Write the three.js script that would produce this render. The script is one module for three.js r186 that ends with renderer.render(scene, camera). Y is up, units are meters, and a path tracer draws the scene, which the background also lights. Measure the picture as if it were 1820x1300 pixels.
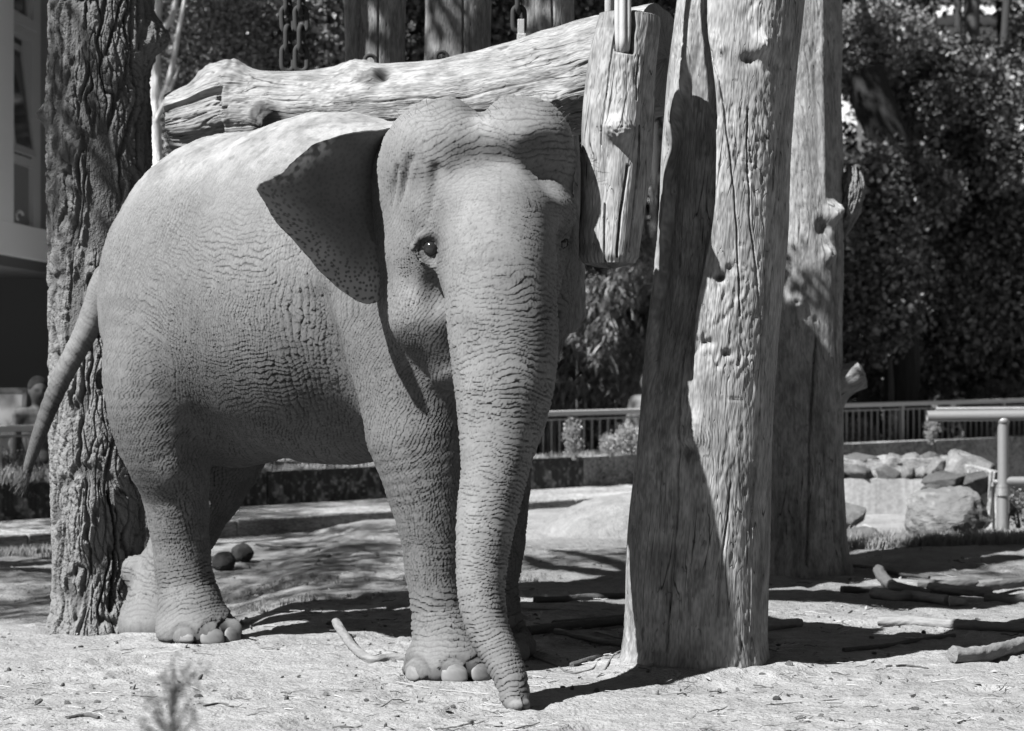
import * as THREE from 'three';
import { mergeGeometries } from 'three/addons/utils/BufferGeometryUtils.js';
import { RoundedBoxGeometry } from 'three/addons/geometries/RoundedBoxGeometry.js';
import { ImprovedNoise } from 'three/addons/math/ImprovedNoise.js';

// ------------------------------------------------------------------ camera, sky, sun, exposure
const F = 4086, HZ = 620, EYE = 1.45;            // focal length and horizon row for a 1820 x 1300 frame; eye height in metres
const scene = new THREE.Scene();
const camera = new THREE.PerspectiveCamera(2 * Math.atan(650 / F) * 180 / Math.PI, 1820 / 1300, 0.1, 400);
camera.position.set(0, EYE, 0);
camera.lookAt(0, EYE, -10);
camera.setViewOffset(1820, 1300, 0, 30, 1820, 1300);
camera.focus = 9.9;
camera.userData.fStop = 4;
scene.add(camera);

{ // one grey sky: brighter towards the sun and the horizon
  const w = 128, h = 64, data = new Float32Array(w * h * 4), s = new THREE.Vector3(-0.525, 0.73, 0.436).normalize();
  for (let j = 0; j < h; j++) for (let i = 0; i < w; i++) {
    const up = ((j + 0.5) / h - 0.5) * Math.PI, az = ((i + 0.5) / w - 0.5) * 2 * Math.PI;
    const y = Math.sin(up), x = Math.cos(az) * Math.cos(up), z = Math.sin(az) * Math.cos(up), c = x * s.x + y * s.y + z * s.z;
    const v = (y > 0 ? 0.022 + 0.13 * Math.pow(1 - y, 6) : 0.05) + 0.14 * Math.pow(Math.max(0, c), 8);
    data.set([v, v, v, 1], (j * w + i) * 4);
  }
  const t = new THREE.DataTexture(data, w, h, THREE.RGBAFormat, THREE.FloatType);
  t.mapping = THREE.EquirectangularReflectionMapping; t.magFilter = THREE.LinearFilter; t.minFilter = THREE.LinearFilter; t.needsUpdate = true;
  scene.background = t; scene.environment = t;
}
const SUN = new THREE.Vector3(-0.525, 0.73, 0.436).normalize();
const sun = new THREE.DirectionalLight(0xffffff, 5);
sun.position.copy(SUN).multiplyScalar(40).add(new THREE.Vector3(0, 0, -14));
sun.target.position.set(0, 0, -14);
sun.castShadow = true;
sun.shadow.mapSize.set(4096, 4096);
Object.assign(sun.shadow.camera, { left: -25, right: 25, top: 25, bottom: -25, near: 1, far: 90 });
scene.add(sun, sun.target);
const renderer = new THREE.WebGLRenderer({ antialias: true });
renderer.setSize(1024, 731);
renderer.toneMapping = THREE.LinearToneMapping;
renderer.toneMappingExposure = 3.25;
renderer.shadowMap.enabled = true;

// ------------------------------------------------------------------ helpers
const V = (x, y, z) => new THREE.Vector3(x, y, z);
const pt = (px, py, d) => V((px - 910) / F * d, EYE - (py - HZ) / F * d, -d);
const gd = (py) => EYE * F / (py - HZ);
const { clamp, lerp } = THREE.MathUtils;
const smoothstep = (x, a, b) => { const t = clamp((x - a) / (b - a), 0, 1); return t * t * (3 - 2 * t); };   // works for a > b too
function rng(seed) { let a = seed >>> 0; return () => { a = (a + 0x6D2B79F5) | 0; let t = Math.imul(a ^ (a >>> 15), 1 | a); t = (t + Math.imul(t ^ (t >>> 7), 61 | t)) ^ t; return ((t ^ (t >>> 14)) >>> 0) / 4294967296; }; }
const PN = new ImprovedNoise();
const noise = (x, y, z) => PN.noise(x, y, z);
const fbm = (x, y, z, o = 4) => { let s = 0, a = 0.5; for (let i = 0; i < o; i++) { s += a * PN.noise(x, y, z); x = x * 2.03 + 11.3; y = y * 2.03 + 5.7; z = z * 2.03 + 3.1; a *= 0.5; } return s; };
const hsh = (x, y, z, k) => { let n = Math.imul(x | 0, 374761393) + Math.imul(y | 0, 668265263) + Math.imul(z | 0, 1440662683) + Math.imul(k, 974634777); n = Math.imul(n ^ (n >>> 13), 1274126177); n = Math.imul(n ^ (n >>> 15), 1103515245); return ((n ^ (n >>> 16)) >>> 0) / 4294967296; };
const W2 = { f1: 0, f2: 0, id: 0 };
function worley(x, y, z, j = 1) {           // distances to the two nearest scattered points
  const ix = Math.floor(x), iy = Math.floor(y), iz = Math.floor(z); let a = 9, b = 9, id = 0;
  for (let dx = -1; dx <= 1; dx++) for (let dy = -1; dy <= 1; dy++) for (let dz = -1; dz <= 1; dz++) {
    const cx = ix + dx, cy = iy + dy, cz = iz + dz;
    const ex = cx + 0.5 + j * (hsh(cx, cy, cz, 1) - 0.5) - x, ey = cy + 0.5 + j * (hsh(cx, cy, cz, 2) - 0.5) - y, ez = cz + 0.5 + j * (hsh(cx, cy, cz, 3) - 0.5) - z;
    const q = ex * ex + ey * ey + ez * ez;
    if (q < a) { b = a; a = q; id = hsh(cx, cy, cz, 4); } else if (q < b) b = q;
  }
  W2.f1 = Math.sqrt(a); W2.f2 = Math.sqrt(b); W2.id = id; return W2;
}
function worley2(x, y, j = 1) {
  const ix = Math.floor(x), iy = Math.floor(y); let a = 9, b = 9, id = 0;
  for (let dx = -1; dx <= 1; dx++) for (let dy = -1; dy <= 1; dy++) {
    const cx = ix + dx, cy = iy + dy;
    const ex = cx + 0.5 + j * (hsh(cx, cy, 7, 1) - 0.5) - x, ey = cy + 0.5 + j * (hsh(cx, cy, 7, 2) - 0.5) - y, q = ex * ex + ey * ey;
    if (q < a) { b = a; a = q; id = hsh(cx, cy, 7, 4); } else if (q < b) b = q;
  }
  W2.f1 = Math.sqrt(a); W2.f2 = Math.sqrt(b); W2.id = id; return W2;
}
const used = new Map();
function numbered(n) { const k = (used.get(n) ?? -1) + 1; used.set(n, k); return k ? n + '_' + String(k).padStart(3, '0') : n; }
function grp(name, label, category, pos, group) {
  const o = new THREE.Group(); o.name = numbered(name); if (pos) o.position.copy(pos);
  o.userData = { label, category }; if (group) o.userData.group = group; scene.add(o); return o;
}
function part(name, geo, mat, parent, kind) {       // geometry in world metres; moved into the parent's frame
  const m = new THREE.Mesh(geo, mat); m.name = name; m.castShadow = m.receiveShadow = true; if (kind) m.userData.kind = kind;
  if (parent) { parent.updateWorldMatrix(true, false); m.applyMatrix4(parent.matrixWorld.clone().invert()); parent.add(m); }
  return m;
}
function thing(name, label, category, geo, mat, group) {
  geo.computeBoundingBox(); const b = geo.boundingBox, c = V((b.min.x + b.max.x) / 2, b.min.y, (b.min.z + b.max.z) / 2);
  geo.translate(-c.x, -c.y, -c.z);
  const m = new THREE.Mesh(geo, mat); m.name = numbered(name); m.position.copy(c); m.castShadow = m.receiveShadow = true;
  m.userData = { label, category }; if (group) m.userData.group = group; scene.add(m); return m;
}
function struct(name, geo, mat) { const m = new THREE.Mesh(geo, mat); m.name = numbered(name); m.userData.kind = 'structure'; m.castShadow = m.receiveShadow = true; scene.add(m); return m; }
const grey = (v) => new THREE.Color().setRGB(v, v, v);
const std = (v, rough = 0.85, o = {}) => new THREE.MeshStandardMaterial({ color: grey(v), roughness: rough, ...o });
function geoFrom(pos, idx, col, uv) {
  const g = new THREE.BufferGeometry(); g.setAttribute('position', new THREE.BufferAttribute(pos instanceof Float32Array ? pos : new Float32Array(pos), 3));
  if (col) g.setAttribute('color', new THREE.BufferAttribute(col instanceof Float32Array ? col : new Float32Array(col), 3));
  if (uv) g.setAttribute('uv', new THREE.BufferAttribute(uv instanceof Float32Array ? uv : new Float32Array(uv), 2));
  g.setIndex(new THREE.BufferAttribute(idx instanceof Uint32Array ? idx : new Uint32Array(idx), 1)); g.computeVertexNormals(); return g;
}
// periodic noise for textures
function pn(x, y, p, k) { const ix = Math.floor(x), iy = Math.floor(y), fx = x - ix, fy = y - iy, u = fx * fx * (3 - 2 * fx), v = fy * fy * (3 - 2 * fy), m = (a) => ((a % p) + p) % p, q = (a) => ((a % (p)) + p) % p; const a = hsh(m(ix), q(iy), k, 9), b = hsh(m(ix + 1), q(iy), k, 9), c = hsh(m(ix), q(iy + 1), k, 9), d = hsh(m(ix + 1), q(iy + 1), k, 9); return a + (b - a) * u + (c - a) * v + (a - b - c + d) * u * v; }
function pn2(x, y, px, py, k) { const ix = Math.floor(x), iy = Math.floor(y), fx = x - ix, fy = y - iy, u = fx * fx * (3 - 2 * fx), v = fy * fy * (3 - 2 * fy), m = (a) => ((a % px) + px) % px, q = (a) => ((a % py) + py) % py; const a = hsh(m(ix), q(iy), k, 9), b = hsh(m(ix + 1), q(iy), k, 9), c = hsh(m(ix), q(iy + 1), k, 9), d = hsh(m(ix + 1), q(iy + 1), k, 9); return a + (b - a) * u + (c - a) * v + (a - b - c + d) * u * v; }
function tex(n, fn, srgb, rx = 1, ry = 1) {        // fn(u, v) -> 0..1
  const d = new Uint8Array(n * n * 4);
  for (let j = 0; j < n; j++) for (let i = 0; i < n; i++) { const g = clamp(Math.round(fn(i / n, j / n) * 255), 0, 255); d.set([g, g, g, 255], (j * n + i) * 4); }
  const t = new THREE.DataTexture(d, n, n, THREE.RGBAFormat); t.wrapS = t.wrapT = THREE.RepeatWrapping; t.magFilter = THREE.LinearFilter; t.minFilter = THREE.LinearMipmapLinearFilter; t.generateMipmaps = true;
  if (srgb) t.colorSpace = THREE.SRGBColorSpace; t.repeat.set(rx, ry); t.needsUpdate = true; return t;
}
// a log, post, branch or stick: a swept tube with its own relief; th = 0 looks to the camera side, v runs along it
function logGeo({ path, radii, nu = 48, nv = 60, disp, color, front = 0.5, cap = [1, 1], ref, capBulge = 0.02 }) {
  const curve = new THREE.CatmullRomCurve3(path, false, 'centripetal'), L = curve.getLength();
  const pos = [], col = [], uv = [], idx = [], n = path.length - 1, lens = curve.getLengths(400);
  const rAt = (u) => { // radii are given at the path's own points
    const t = curve.getUtoTmapping(u), f = t * n, i = Math.min(n - 1, Math.floor(f)), k = f - i; return lerp(radii[i], radii[i + 1], k * k * (3 - 2 * k) * 0.5 + k * 0.5);
  };
  const N = V(), B = V(), T = V(), P = V(), rf = ref || V(0, 0, 1);
  for (let j = 0; j <= nv; j++) {
    const u = j / nv; curve.getPointAt(u, P); curve.getTangentAt(u, T);
    N.copy(rf).addScaledVector(T, -rf.dot(T)).normalize(); B.crossVectors(T, N);
    const r = rAt(u);
    for (let i = 0; i <= nu; i++) {
      const q = i / nu * 2 - 1, th = Math.PI * (q * (1 - front) + front * q * q * q), dr = disp ? disp(i === nu ? -Math.PI : th, u * L, r, L) : 0, c = Math.cos(th), s = Math.sin(th);
      const rr = Math.max(0.002, r + dr);
      const x = P.x + rr * (N.x * c + B.x * s), y = P.y + rr * (N.y * c + B.y * s), z = P.z + rr * (N.z * c + B.z * s);
      pos.push(x, y, z); uv.push(th * r, u * L);
      const g = color ? color(i === nu ? -Math.PI : th, u * L, dr, r, L) : 1; col.push(g, g, g);
    }
  }
  const w = nu + 1;
  for (let j = 0; j < nv; j++) for (let i = 0; i < nu; i++) { const a = j * w + i, b = a + 1, c = a + w, d = c + 1; idx.push(a, b, c, b, d, c); }
  const g0 = geoFrom(pos, idx, col, uv), nrm = g0.attributes.normal;
  for (let j = 0; j <= nv; j++) { const a = j * w, b = a + nu, x = nrm.getX(a) + nrm.getX(b), y = nrm.getY(a) + nrm.getY(b), z = nrm.getZ(a) + nrm.getZ(b), l = Math.hypot(x, y, z) || 1; nrm.setXYZ(a, x / l, y / l, z / l); nrm.setXYZ(b, x / l, y / l, z / l); }
  const list = [g0];
  for (const e of [0, 1]) if (cap[e]) {  // cut ends with rings
    const j0 = e ? nv : 0; curve.getTangentAt(e, T); if (!e) T.negate(); curve.getPointAt(e, P);
    const p = [], c = [], t = [], id = [], rings = 6;
    for (let k = 0; k <= rings; k++) { const f = 1 - k / rings; for (let i = 0; i <= nu; i++) { const o = (j0 * w + i) * 3, bul = capBulge * (1 - f * f) + (k && k < rings ? 0.004 * noise(i * 0.7, k * 3.1, e * 9 + L) : 0);
      p.push(lerp(P.x, pos[o], f) + T.x * bul, lerp(P.y, pos[o + 1], f) + T.y * bul, lerp(P.z, pos[o + 2], f) + T.z * bul); const gg = (color ? 0.9 : 1) * (1.05 + 0.12 * noise(k * 1.7, i * 0.3, L)); const cc = color ? col[o] * gg : gg; c.push(cc, cc, cc); t.push(f * Math.cos(i) * radii[0], f * Math.sin(i) * radii[0]); } }
    for (let k = 0; k < rings; k++) for (let i = 0; i < nu; i++) { const a = k * w + i, b = a + 1, d = a + w, q = d + 1; if (e) id.push(a, b, d, b, q, d); else id.push(a, d, b, b, d, q); }
    list.push(geoFrom(p, id, c, t));
  }
  return mergeGeometries(list);
}
// ------------------------------------------------------------------ implicit surfaces
const smin = (a, b, k) => { const h = Math.max(k - Math.abs(a - b), 0) / k; return Math.min(a, b) - h * h * k * 0.25; };
const smax = (a, b, k) => -smin(-a, -b, k);
function cone(a, b, ra, rb) { const bx = b.x - a.x, by = b.y - a.y, bz = b.z - a.z, l2 = bx * bx + by * by + bz * bz || 1e-9; return (x, y, z) => { const px = x - a.x, py = y - a.y, pz = z - a.z, t = Math.min(1, Math.max(0, (px * bx + py * by + pz * bz) / l2)), ex = px - t * bx, ey = py - t * by, ez = pz - t * bz; return Math.sqrt(ex * ex + ey * ey + ez * ez) - (ra + (rb - ra) * t); }; }
function ell(c, rx, ry, rz, ax = null) { // ax = [X axis, Z axis] turned about y
  const X = ax ? ax[0] : V(1, 0, 0), Z = ax ? ax[1] : V(0, 0, 1), Y = ax && ax[2] ? ax[2] : V(0, 1, 0);
  return (x, y, z) => { x -= c.x; y -= c.y; z -= c.z; const u = x * X.x + y * X.y + z * X.z, v = x * Y.x + y * Y.y + z * Y.z, w = x * Z.x + y * Z.y + z * Z.z;
    const a = u / rx, b = v / ry, e = w / rz, k0 = Math.sqrt(a * a + b * b + e * e), a2 = a / rx, b2 = b / ry, e2 = e / rz, k1 = Math.sqrt(a2 * a2 + b2 * b2 + e2 * e2) || 1e-6; return k0 < 1e-4 ? -Math.min(rx, ry, rz) : k0 * (k0 - 1) / k1; };
}
function meshSDF(f, mn, mx, h) {           // surface nets; returns positions and triangles
  const nx = Math.ceil((mx.x - mn.x) / h / 8) * 8 + 1, ny = Math.ceil((mx.y - mn.y) / h / 8) * 8 + 1, nz = Math.ceil((mx.z - mn.z) / h / 8) * 8 + 1;
  const G = new Float32Array(nx * ny * nz).fill(1), id = (i, j, k) => (k * ny + j) * nx + i, bl = [];
  for (let k = 0; k < nz; k += 8) for (let j = 0; j < ny; j += 8) for (let i = 0; i < nx; i += 8) {
    const c = f(mn.x + (i + 3.5) * h, mn.y + (j + 3.5) * h, mn.z + (k + 3.5) * h), near = Math.abs(c) < h * 8 * 1.05 + 0.02;
    if (near) bl.push(i, j, k);
    const ie = Math.min(nx, i + 8), je = Math.min(ny, j + 8), ke = Math.min(nz, k + 8);
    for (let kk = k; kk < ke; kk++) for (let jj = j; jj < je; jj++) for (let ii = i; ii < ie; ii++) G[id(ii, jj, kk)] = near ? f(mn.x + ii * h, mn.y + jj * h, mn.z + kk * h) : c > 0 ? 1 : -1;
  }
  const vid = new Int32Array(nx * ny * nz).fill(-1), pos = [], idx = [], c8 = new Float32Array(8);
  for (let b = 0; b < bl.length; b += 3) for (let k = bl[b + 2]; k < Math.min(nz - 1, bl[b + 2] + 8); k++) for (let j = bl[b + 1]; j < Math.min(ny - 1, bl[b + 1] + 8); j++) for (let i = bl[b]; i < Math.min(nx - 1, bl[b] + 8); i++) {
    let m = 0; for (let c = 0; c < 8; c++) { const v = c8[c] = G[id(i + (c & 1), j + ((c >> 1) & 1), k + (c >> 2))]; if (v < 0) m++; }
    if (m === 0 || m === 8) continue;
    let x = 0, y = 0, z = 0, n = 0;
    for (let c = 0; c < 8; c++) for (let a = 0; a < 3; a++) if (!(c & (1 << a))) { const e = c | (1 << a), v0 = c8[c], v1 = c8[e]; if ((v0 < 0) !== (v1 < 0)) { const t = v0 / (v0 - v1); x += (c & 1) + (a === 0 ? t : 0); y += ((c >> 1) & 1) + (a === 1 ? t : 0); z += (c >> 2) + (a === 2 ? t : 0); n++; } }
    vid[id(i, j, k)] = pos.length / 3; pos.push(mn.x + (i + x / n) * h, mn.y + (j + y / n) * h, mn.z + (k + z / n) * h);
  }
  const quad = (a, b, c, d, s) => { if (a < 0 || b < 0 || c < 0 || d < 0) return; if (s) idx.push(a, b, c, a, c, d); else idx.push(a, c, b, a, d, c); };
  for (let b = 0; b < bl.length; b += 3) for (let k = Math.max(1, bl[b + 2]); k < Math.min(nz - 1, bl[b + 2] + 8); k++) for (let j = Math.max(1, bl[b + 1]); j < Math.min(ny - 1, bl[b + 1] + 8); j++) for (let i = Math.max(1, bl[b]); i < Math.min(nx - 1, bl[b] + 8); i++) {
    const v = G[id(i, j, k)] < 0;
    if (v !== G[id(i + 1, j, k)] < 0) quad(vid[id(i, j - 1, k - 1)], vid[id(i, j, k - 1)], vid[id(i, j, k)], vid[id(i, j - 1, k)], v);
    if (v !== G[id(i, j + 1, k)] < 0) quad(vid[id(i - 1, j, k - 1)], vid[id(i - 1, j, k)], vid[id(i, j, k)], vid[id(i, j, k - 1)], v);
    if (v !== G[id(i, j, k + 1)] < 0) quad(vid[id(i - 1, j - 1, k)], vid[id(i, j - 1, k)], vid[id(i, j, k)], vid[id(i - 1, j, k)], v);
  }
  return { pos, idx };
}
function refine(pos, idx, flag, project) {   // split the flagged side's triangles in four
  const mid = new Map(), out = [], N = pos.length;
  const m = (a, b) => { if (!flag[a] || !flag[b]) return -1; const k = a < b ? a * 4194304 + b : b * 4194304 + a; let v = mid.get(k); if (v === undefined) { v = pos.length / 3; pos.push((pos[a * 3] + pos[b * 3]) / 2, (pos[a * 3 + 1] + pos[b * 3 + 1]) / 2, (pos[a * 3 + 2] + pos[b * 3 + 2]) / 2); mid.set(k, v); } return v; };
  for (let t = 0; t < idx.length; t += 3) {
    const a = idx[t], b = idx[t + 1], c = idx[t + 2], x = m(a, b), y = m(b, c), z = m(c, a);
    if (x >= 0 && y >= 0 && z >= 0) out.push(a, x, z, x, b, y, z, y, c, x, y, z);
    else if (x >= 0 && y < 0 && z < 0) out.push(a, x, c, x, b, c);
    else if (y >= 0 && x < 0 && z < 0) out.push(a, b, y, a, y, c);
    else if (z >= 0 && x < 0 && y < 0) out.push(a, b, z, z, b, c);
    else out.push(a, b, c);
  }
  if (project) for (let i = N; i < pos.length; i += 3) project(pos, i);
  return { pos, idx: out };
}
// ------------------------------------------------------------------ textures and materials
const T = {
  woodB: tex(1024, (u, v) => { const w = 3 * pn2(u * 6, v * 4, 6, 4, 3), a = pn2(u * 120 + w, v * 20, 120, 20, 1), b = pn2(u * 260 + w * 2, v * 60, 260, 60, 2), k = 1 - smoothstep(Math.abs(pn2(u * 44 + w, v * 5, 44, 5, 8) - 0.5), 0, 0.03), k2 = 1 - smoothstep(Math.abs(pn2(u * 95 + w, v * 13, 95, 13, 9) - 0.5), 0, 0.045), sp = pn2(u * 110, v * 60, 110, 60, 12); return 0.45 + 0.2 * a + 0.25 * b + 0.25 * sp - 0.7 * k * smoothstep(pn2(u * 9, v * 7, 9, 7, 6), 0.42, 0.58) - 0.35 * k2 * smoothstep(pn2(u * 14, v * 11, 14, 11, 16), 0.4, 0.6); }, false, 1, 0.6),
  woodC: tex(1024, (u, v) => { const w = 3 * pn2(u * 6, v * 4, 6, 4, 3), a = pn2(u * 120 + w, v * 20, 120, 20, 1), b = pn2(u * 260 + w * 2, v * 60, 260, 60, 2), k = 1 - smoothstep(Math.abs(pn2(u * 44 + w, v * 5, 44, 5, 8) - 0.5), 0, 0.026), k2 = 1 - smoothstep(Math.abs(pn2(u * 95 + w, v * 13, 95, 13, 9) - 0.5), 0, 0.04), bl = pn2(u * 30, v * 24, 30, 24, 10), sp = pn2(u * 130, v * 80, 130, 80, 12); return 0.88 + 0.14 * (a - 0.5) + 0.16 * (b - 0.5) + 0.2 * (bl - 0.5) + 0.2 * (sp - 0.5) - 0.5 * k * smoothstep(pn2(u * 9, v * 7, 9, 7, 6), 0.42, 0.58) - 0.22 * k2 * smoothstep(pn2(u * 14, v * 11, 14, 11, 16), 0.4, 0.6); }, true, 1, 0.6),
  sandB: tex(1024, (u, v) => { const a = pn(u * 16, v * 16, 16, 1), b = pn(u * 48, v * 48, 48, 2), c = pn(u * 128, v * 128, 128, 3), d = pn(u * 300, v * 300, 300, 4); return 0.3 * a + 0.3 * b + 0.25 * c + 0.15 * d; }, false, 0.7, 0.7),
  sandC: tex(1024, (u, v) => { const a = pn(u * 9, v * 9, 9, 11), b = pn(u * 40, v * 40, 40, 12), c = pn(u * 170, v * 170, 170, 13), d = pn(u * 380, v * 380, 380, 14); return 0.9 + 0.12 * (a - 0.5) + 0.12 * (b - 0.5) + 0.14 * (c - 0.5) + 0.12 * (d - 0.5) - 0.3 * smoothstep(c, 0.82, 0.95) - 0.2 * smoothstep(d, 0.85, 1); }, true, 0.7, 0.7),
  concC: tex(1024, (u, v) => { const a = pn(u * 5, v * 5, 5, 21), b = pn(u * 30, v * 30, 30, 22), c = pn(u * 190, v * 190, 190, 23), s = pn(u * 90, v * 90, 90, 26); return 0.8 + 0.25 * (a - 0.5) + 0.2 * (b - 0.5) + 0.35 * (c - 0.5) + 0.25 * smoothstep(s, 0.72, 0.85) - 0.3 * smoothstep(s, 0.3, 0.15); }, true, 0.8, 0.8),
  concB: tex(512, (u, v) => 0.5 * pn(u * 40, v * 40, 40, 31) + 0.5 * pn(u * 150, v * 150, 150, 32), false, 1.2, 1.2),
  mossC: tex(1024, (u, v) => { const w = pn(u * 8, v * 8, 8, 41) * 2, a = pn2(u * 14 + w, v * 8, 14, 8, 42), b = pn(u * 40 + w, v * 40, 40, 43), c = pn(u * 150, v * 150, 150, 44), d = pn2(u * 70, v * 10, 70, 10, 45); return clamp(0.32 + 0.35 * smoothstep(a * 0.6 + b * 0.4, 0.45, 0.75) + 0.3 * smoothstep(c * 0.5 + b * 0.5, 0.66, 0.8) + 0.12 * (d - 0.5), 0, 1); }, true, 0.7, 0.9),
  barkB: tex(1024, (u, v) => { const w = 2 * pn2(u * 8, v * 6, 8, 6, 51), a = pn2(u * 60 + w, v * 20, 60, 20, 52), b = pn(u * 120 + w, v * 120, 120, 53), c = pn(u * 300, v * 300, 300, 54); return 0.4 * a + 0.35 * b + 0.25 * c; }, false, 1.2, 0.8),
  stainC: tex(512, (u, v) => 0.78 + 0.14 * (pn2(u * 14, v * 2, 14, 2, 71) - 0.5) + 0.1 * (pn2(u * 70, v * 4, 70, 4, 72) - 0.5) + 0.12 * (pn(u * 60, v * 60, 60, 73) - 0.5), true, 0.8, 0.8),
  rockB: tex(512, (u, v) => 0.4 * pn(u * 12, v * 12, 12, 61) + 0.35 * pn(u * 40, v * 40, 40, 62) + 0.25 * pn(u * 128, v * 128, 128, 63), false, 2, 2),
};
const M = {
  wood: new THREE.MeshStandardMaterial({ vertexColors: true, roughness: 0.82, map: T.woodC, bumpMap: T.woodB, bumpScale: 0.005 }),
  bark: new THREE.MeshStandardMaterial({ vertexColors: true, roughness: 0.9, bumpMap: T.barkB, bumpScale: 0.012 }),
  stick: new THREE.MeshStandardMaterial({ vertexColors: true, roughness: 0.75, bumpMap: T.barkB, bumpScale: 0.003 }),
  sand: new THREE.MeshStandardMaterial({ vertexColors: true, roughness: 0.95, map: T.sandC, bumpMap: T.sandB, bumpScale: 0.02 }),
  conc: new THREE.MeshStandardMaterial({ color: grey(0.3), roughness: 0.92, map: T.concC, bumpMap: T.concB, bumpScale: 0.006 }),
  moss: new THREE.MeshStandardMaterial({ color: grey(0.3), roughness: 0.95, map: T.mossC, bumpMap: T.concB, bumpScale: 0.01 }),
  slab: new THREE.MeshStandardMaterial({ color: grey(0.29), roughness: 0.9, map: T.concC, bumpMap: T.concB, bumpScale: 0.004 }),
  rock: new THREE.MeshStandardMaterial({ vertexColors: true, roughness: 0.92, bumpMap: T.rockB, bumpScale: 0.012 }),
  white: std(0.62, 0.8), greyPaint: std(0.3, 0.6), dark: std(0.035, 0.7), steel: std(0.22, 0.42, { metalness: 0.6 }), galv: new THREE.MeshStandardMaterial({ color: grey(0.21), roughness: 0.48, metalness: 0.55, bumpMap: T.concB, bumpScale: 0.001 }),
  iron: std(0.012, 0.9), rail: std(0.3, 0.5, { metalness: 0.3 }),
};
const box = (w, h, d, x, y, z, ry = 0, uvs = true) => { const g = new THREE.BoxGeometry(w, h, d); if (uvs) { const u = g.attributes.uv, s = [[d, h], [d, h], [w, d], [w, d], [w, h], [w, h]]; for (let i = 0; i < 24; i++) u.setXY(i, u.getX(i) * s[i >> 2][0] + x, u.getY(i) * s[i >> 2][1] + y); } return g.rotateY(ry).translate(x, y, z); };

// ------------------------------------------------------------------ ground
const wallD = (x) => 19.1 + 0.97 * (x + 4.25);
const wallTh = Math.atan2(0.97, 1);                                  // the wall runs away to the right at 44 degrees
const onWall = (x, off, y) => V(x + off * Math.sin(wallTh), y, -(wallD(x) - off * Math.cos(wallTh)));   // off = metres in front of the wall's face
function groundY(x, d) {
  const e = (d - wallD(x)) * Math.cos(wallTh);
  let h = 0.016 * fbm(x * 1.3, d * 1.3, 1, 4) + 0.012 * fbm(x * 4, d * 4, 2, 3);
  const far = smoothstep(d, 11.4, 13.5);
  h += far * (0.05 * fbm(x * 0.7 + 3, d * 0.7, 4, 4) - 0.03);
  h -= 0.125 * smoothstep(-x, 1.25, 1.8) * smoothstep(d, 11.6, 12.2) * (1 - 0.5 * smoothstep(d, 13.5, 16));
  const mx = (x - 0.95) / 0.72, md = (d - 18.6) / 0.95, m = mx * mx + md * md; h += 0.27 * Math.pow(Math.max(0, 1 - m), 0.75) * (m < 1 ? 1 : 0) + 0.05 * Math.exp(-m * 0.6);
  h += 0.05 * Math.exp(-((d - 16.5) ** 2) / 0.35) * smoothstep(x, 2.2, 3.2);
  const pb = Math.hypot(x - 0.85, d - 10.45); h += 0.05 * smoothstep(pb, 0.62, 0.32) * (0.8 + 0.5 * noise(x * 5, d * 5, 1));
  const pt2 = Math.hypot(x + 2.16, d - 12.3); h += 0.04 * smoothstep(pt2, 0.55, 0.28);
  h -= 0.03 * smoothstep(e, -6, -1.6);
  if (e > 0.1) h = lerp(h, -0.45, smoothstep(e, 0.1, 0.5));
  if (x > 3.9) h = lerp(h, -1.05, smoothstep(x, 3.9, 4.05) * smoothstep(d, 18.35, 18.6) * (e > -0.1 ? 0 : 1));
  return h;
}
const feet = [[-0.27, 10.14], [-0.08, 10.9], [-1.56, 11.4], [-1.83, 11.9]];
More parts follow.
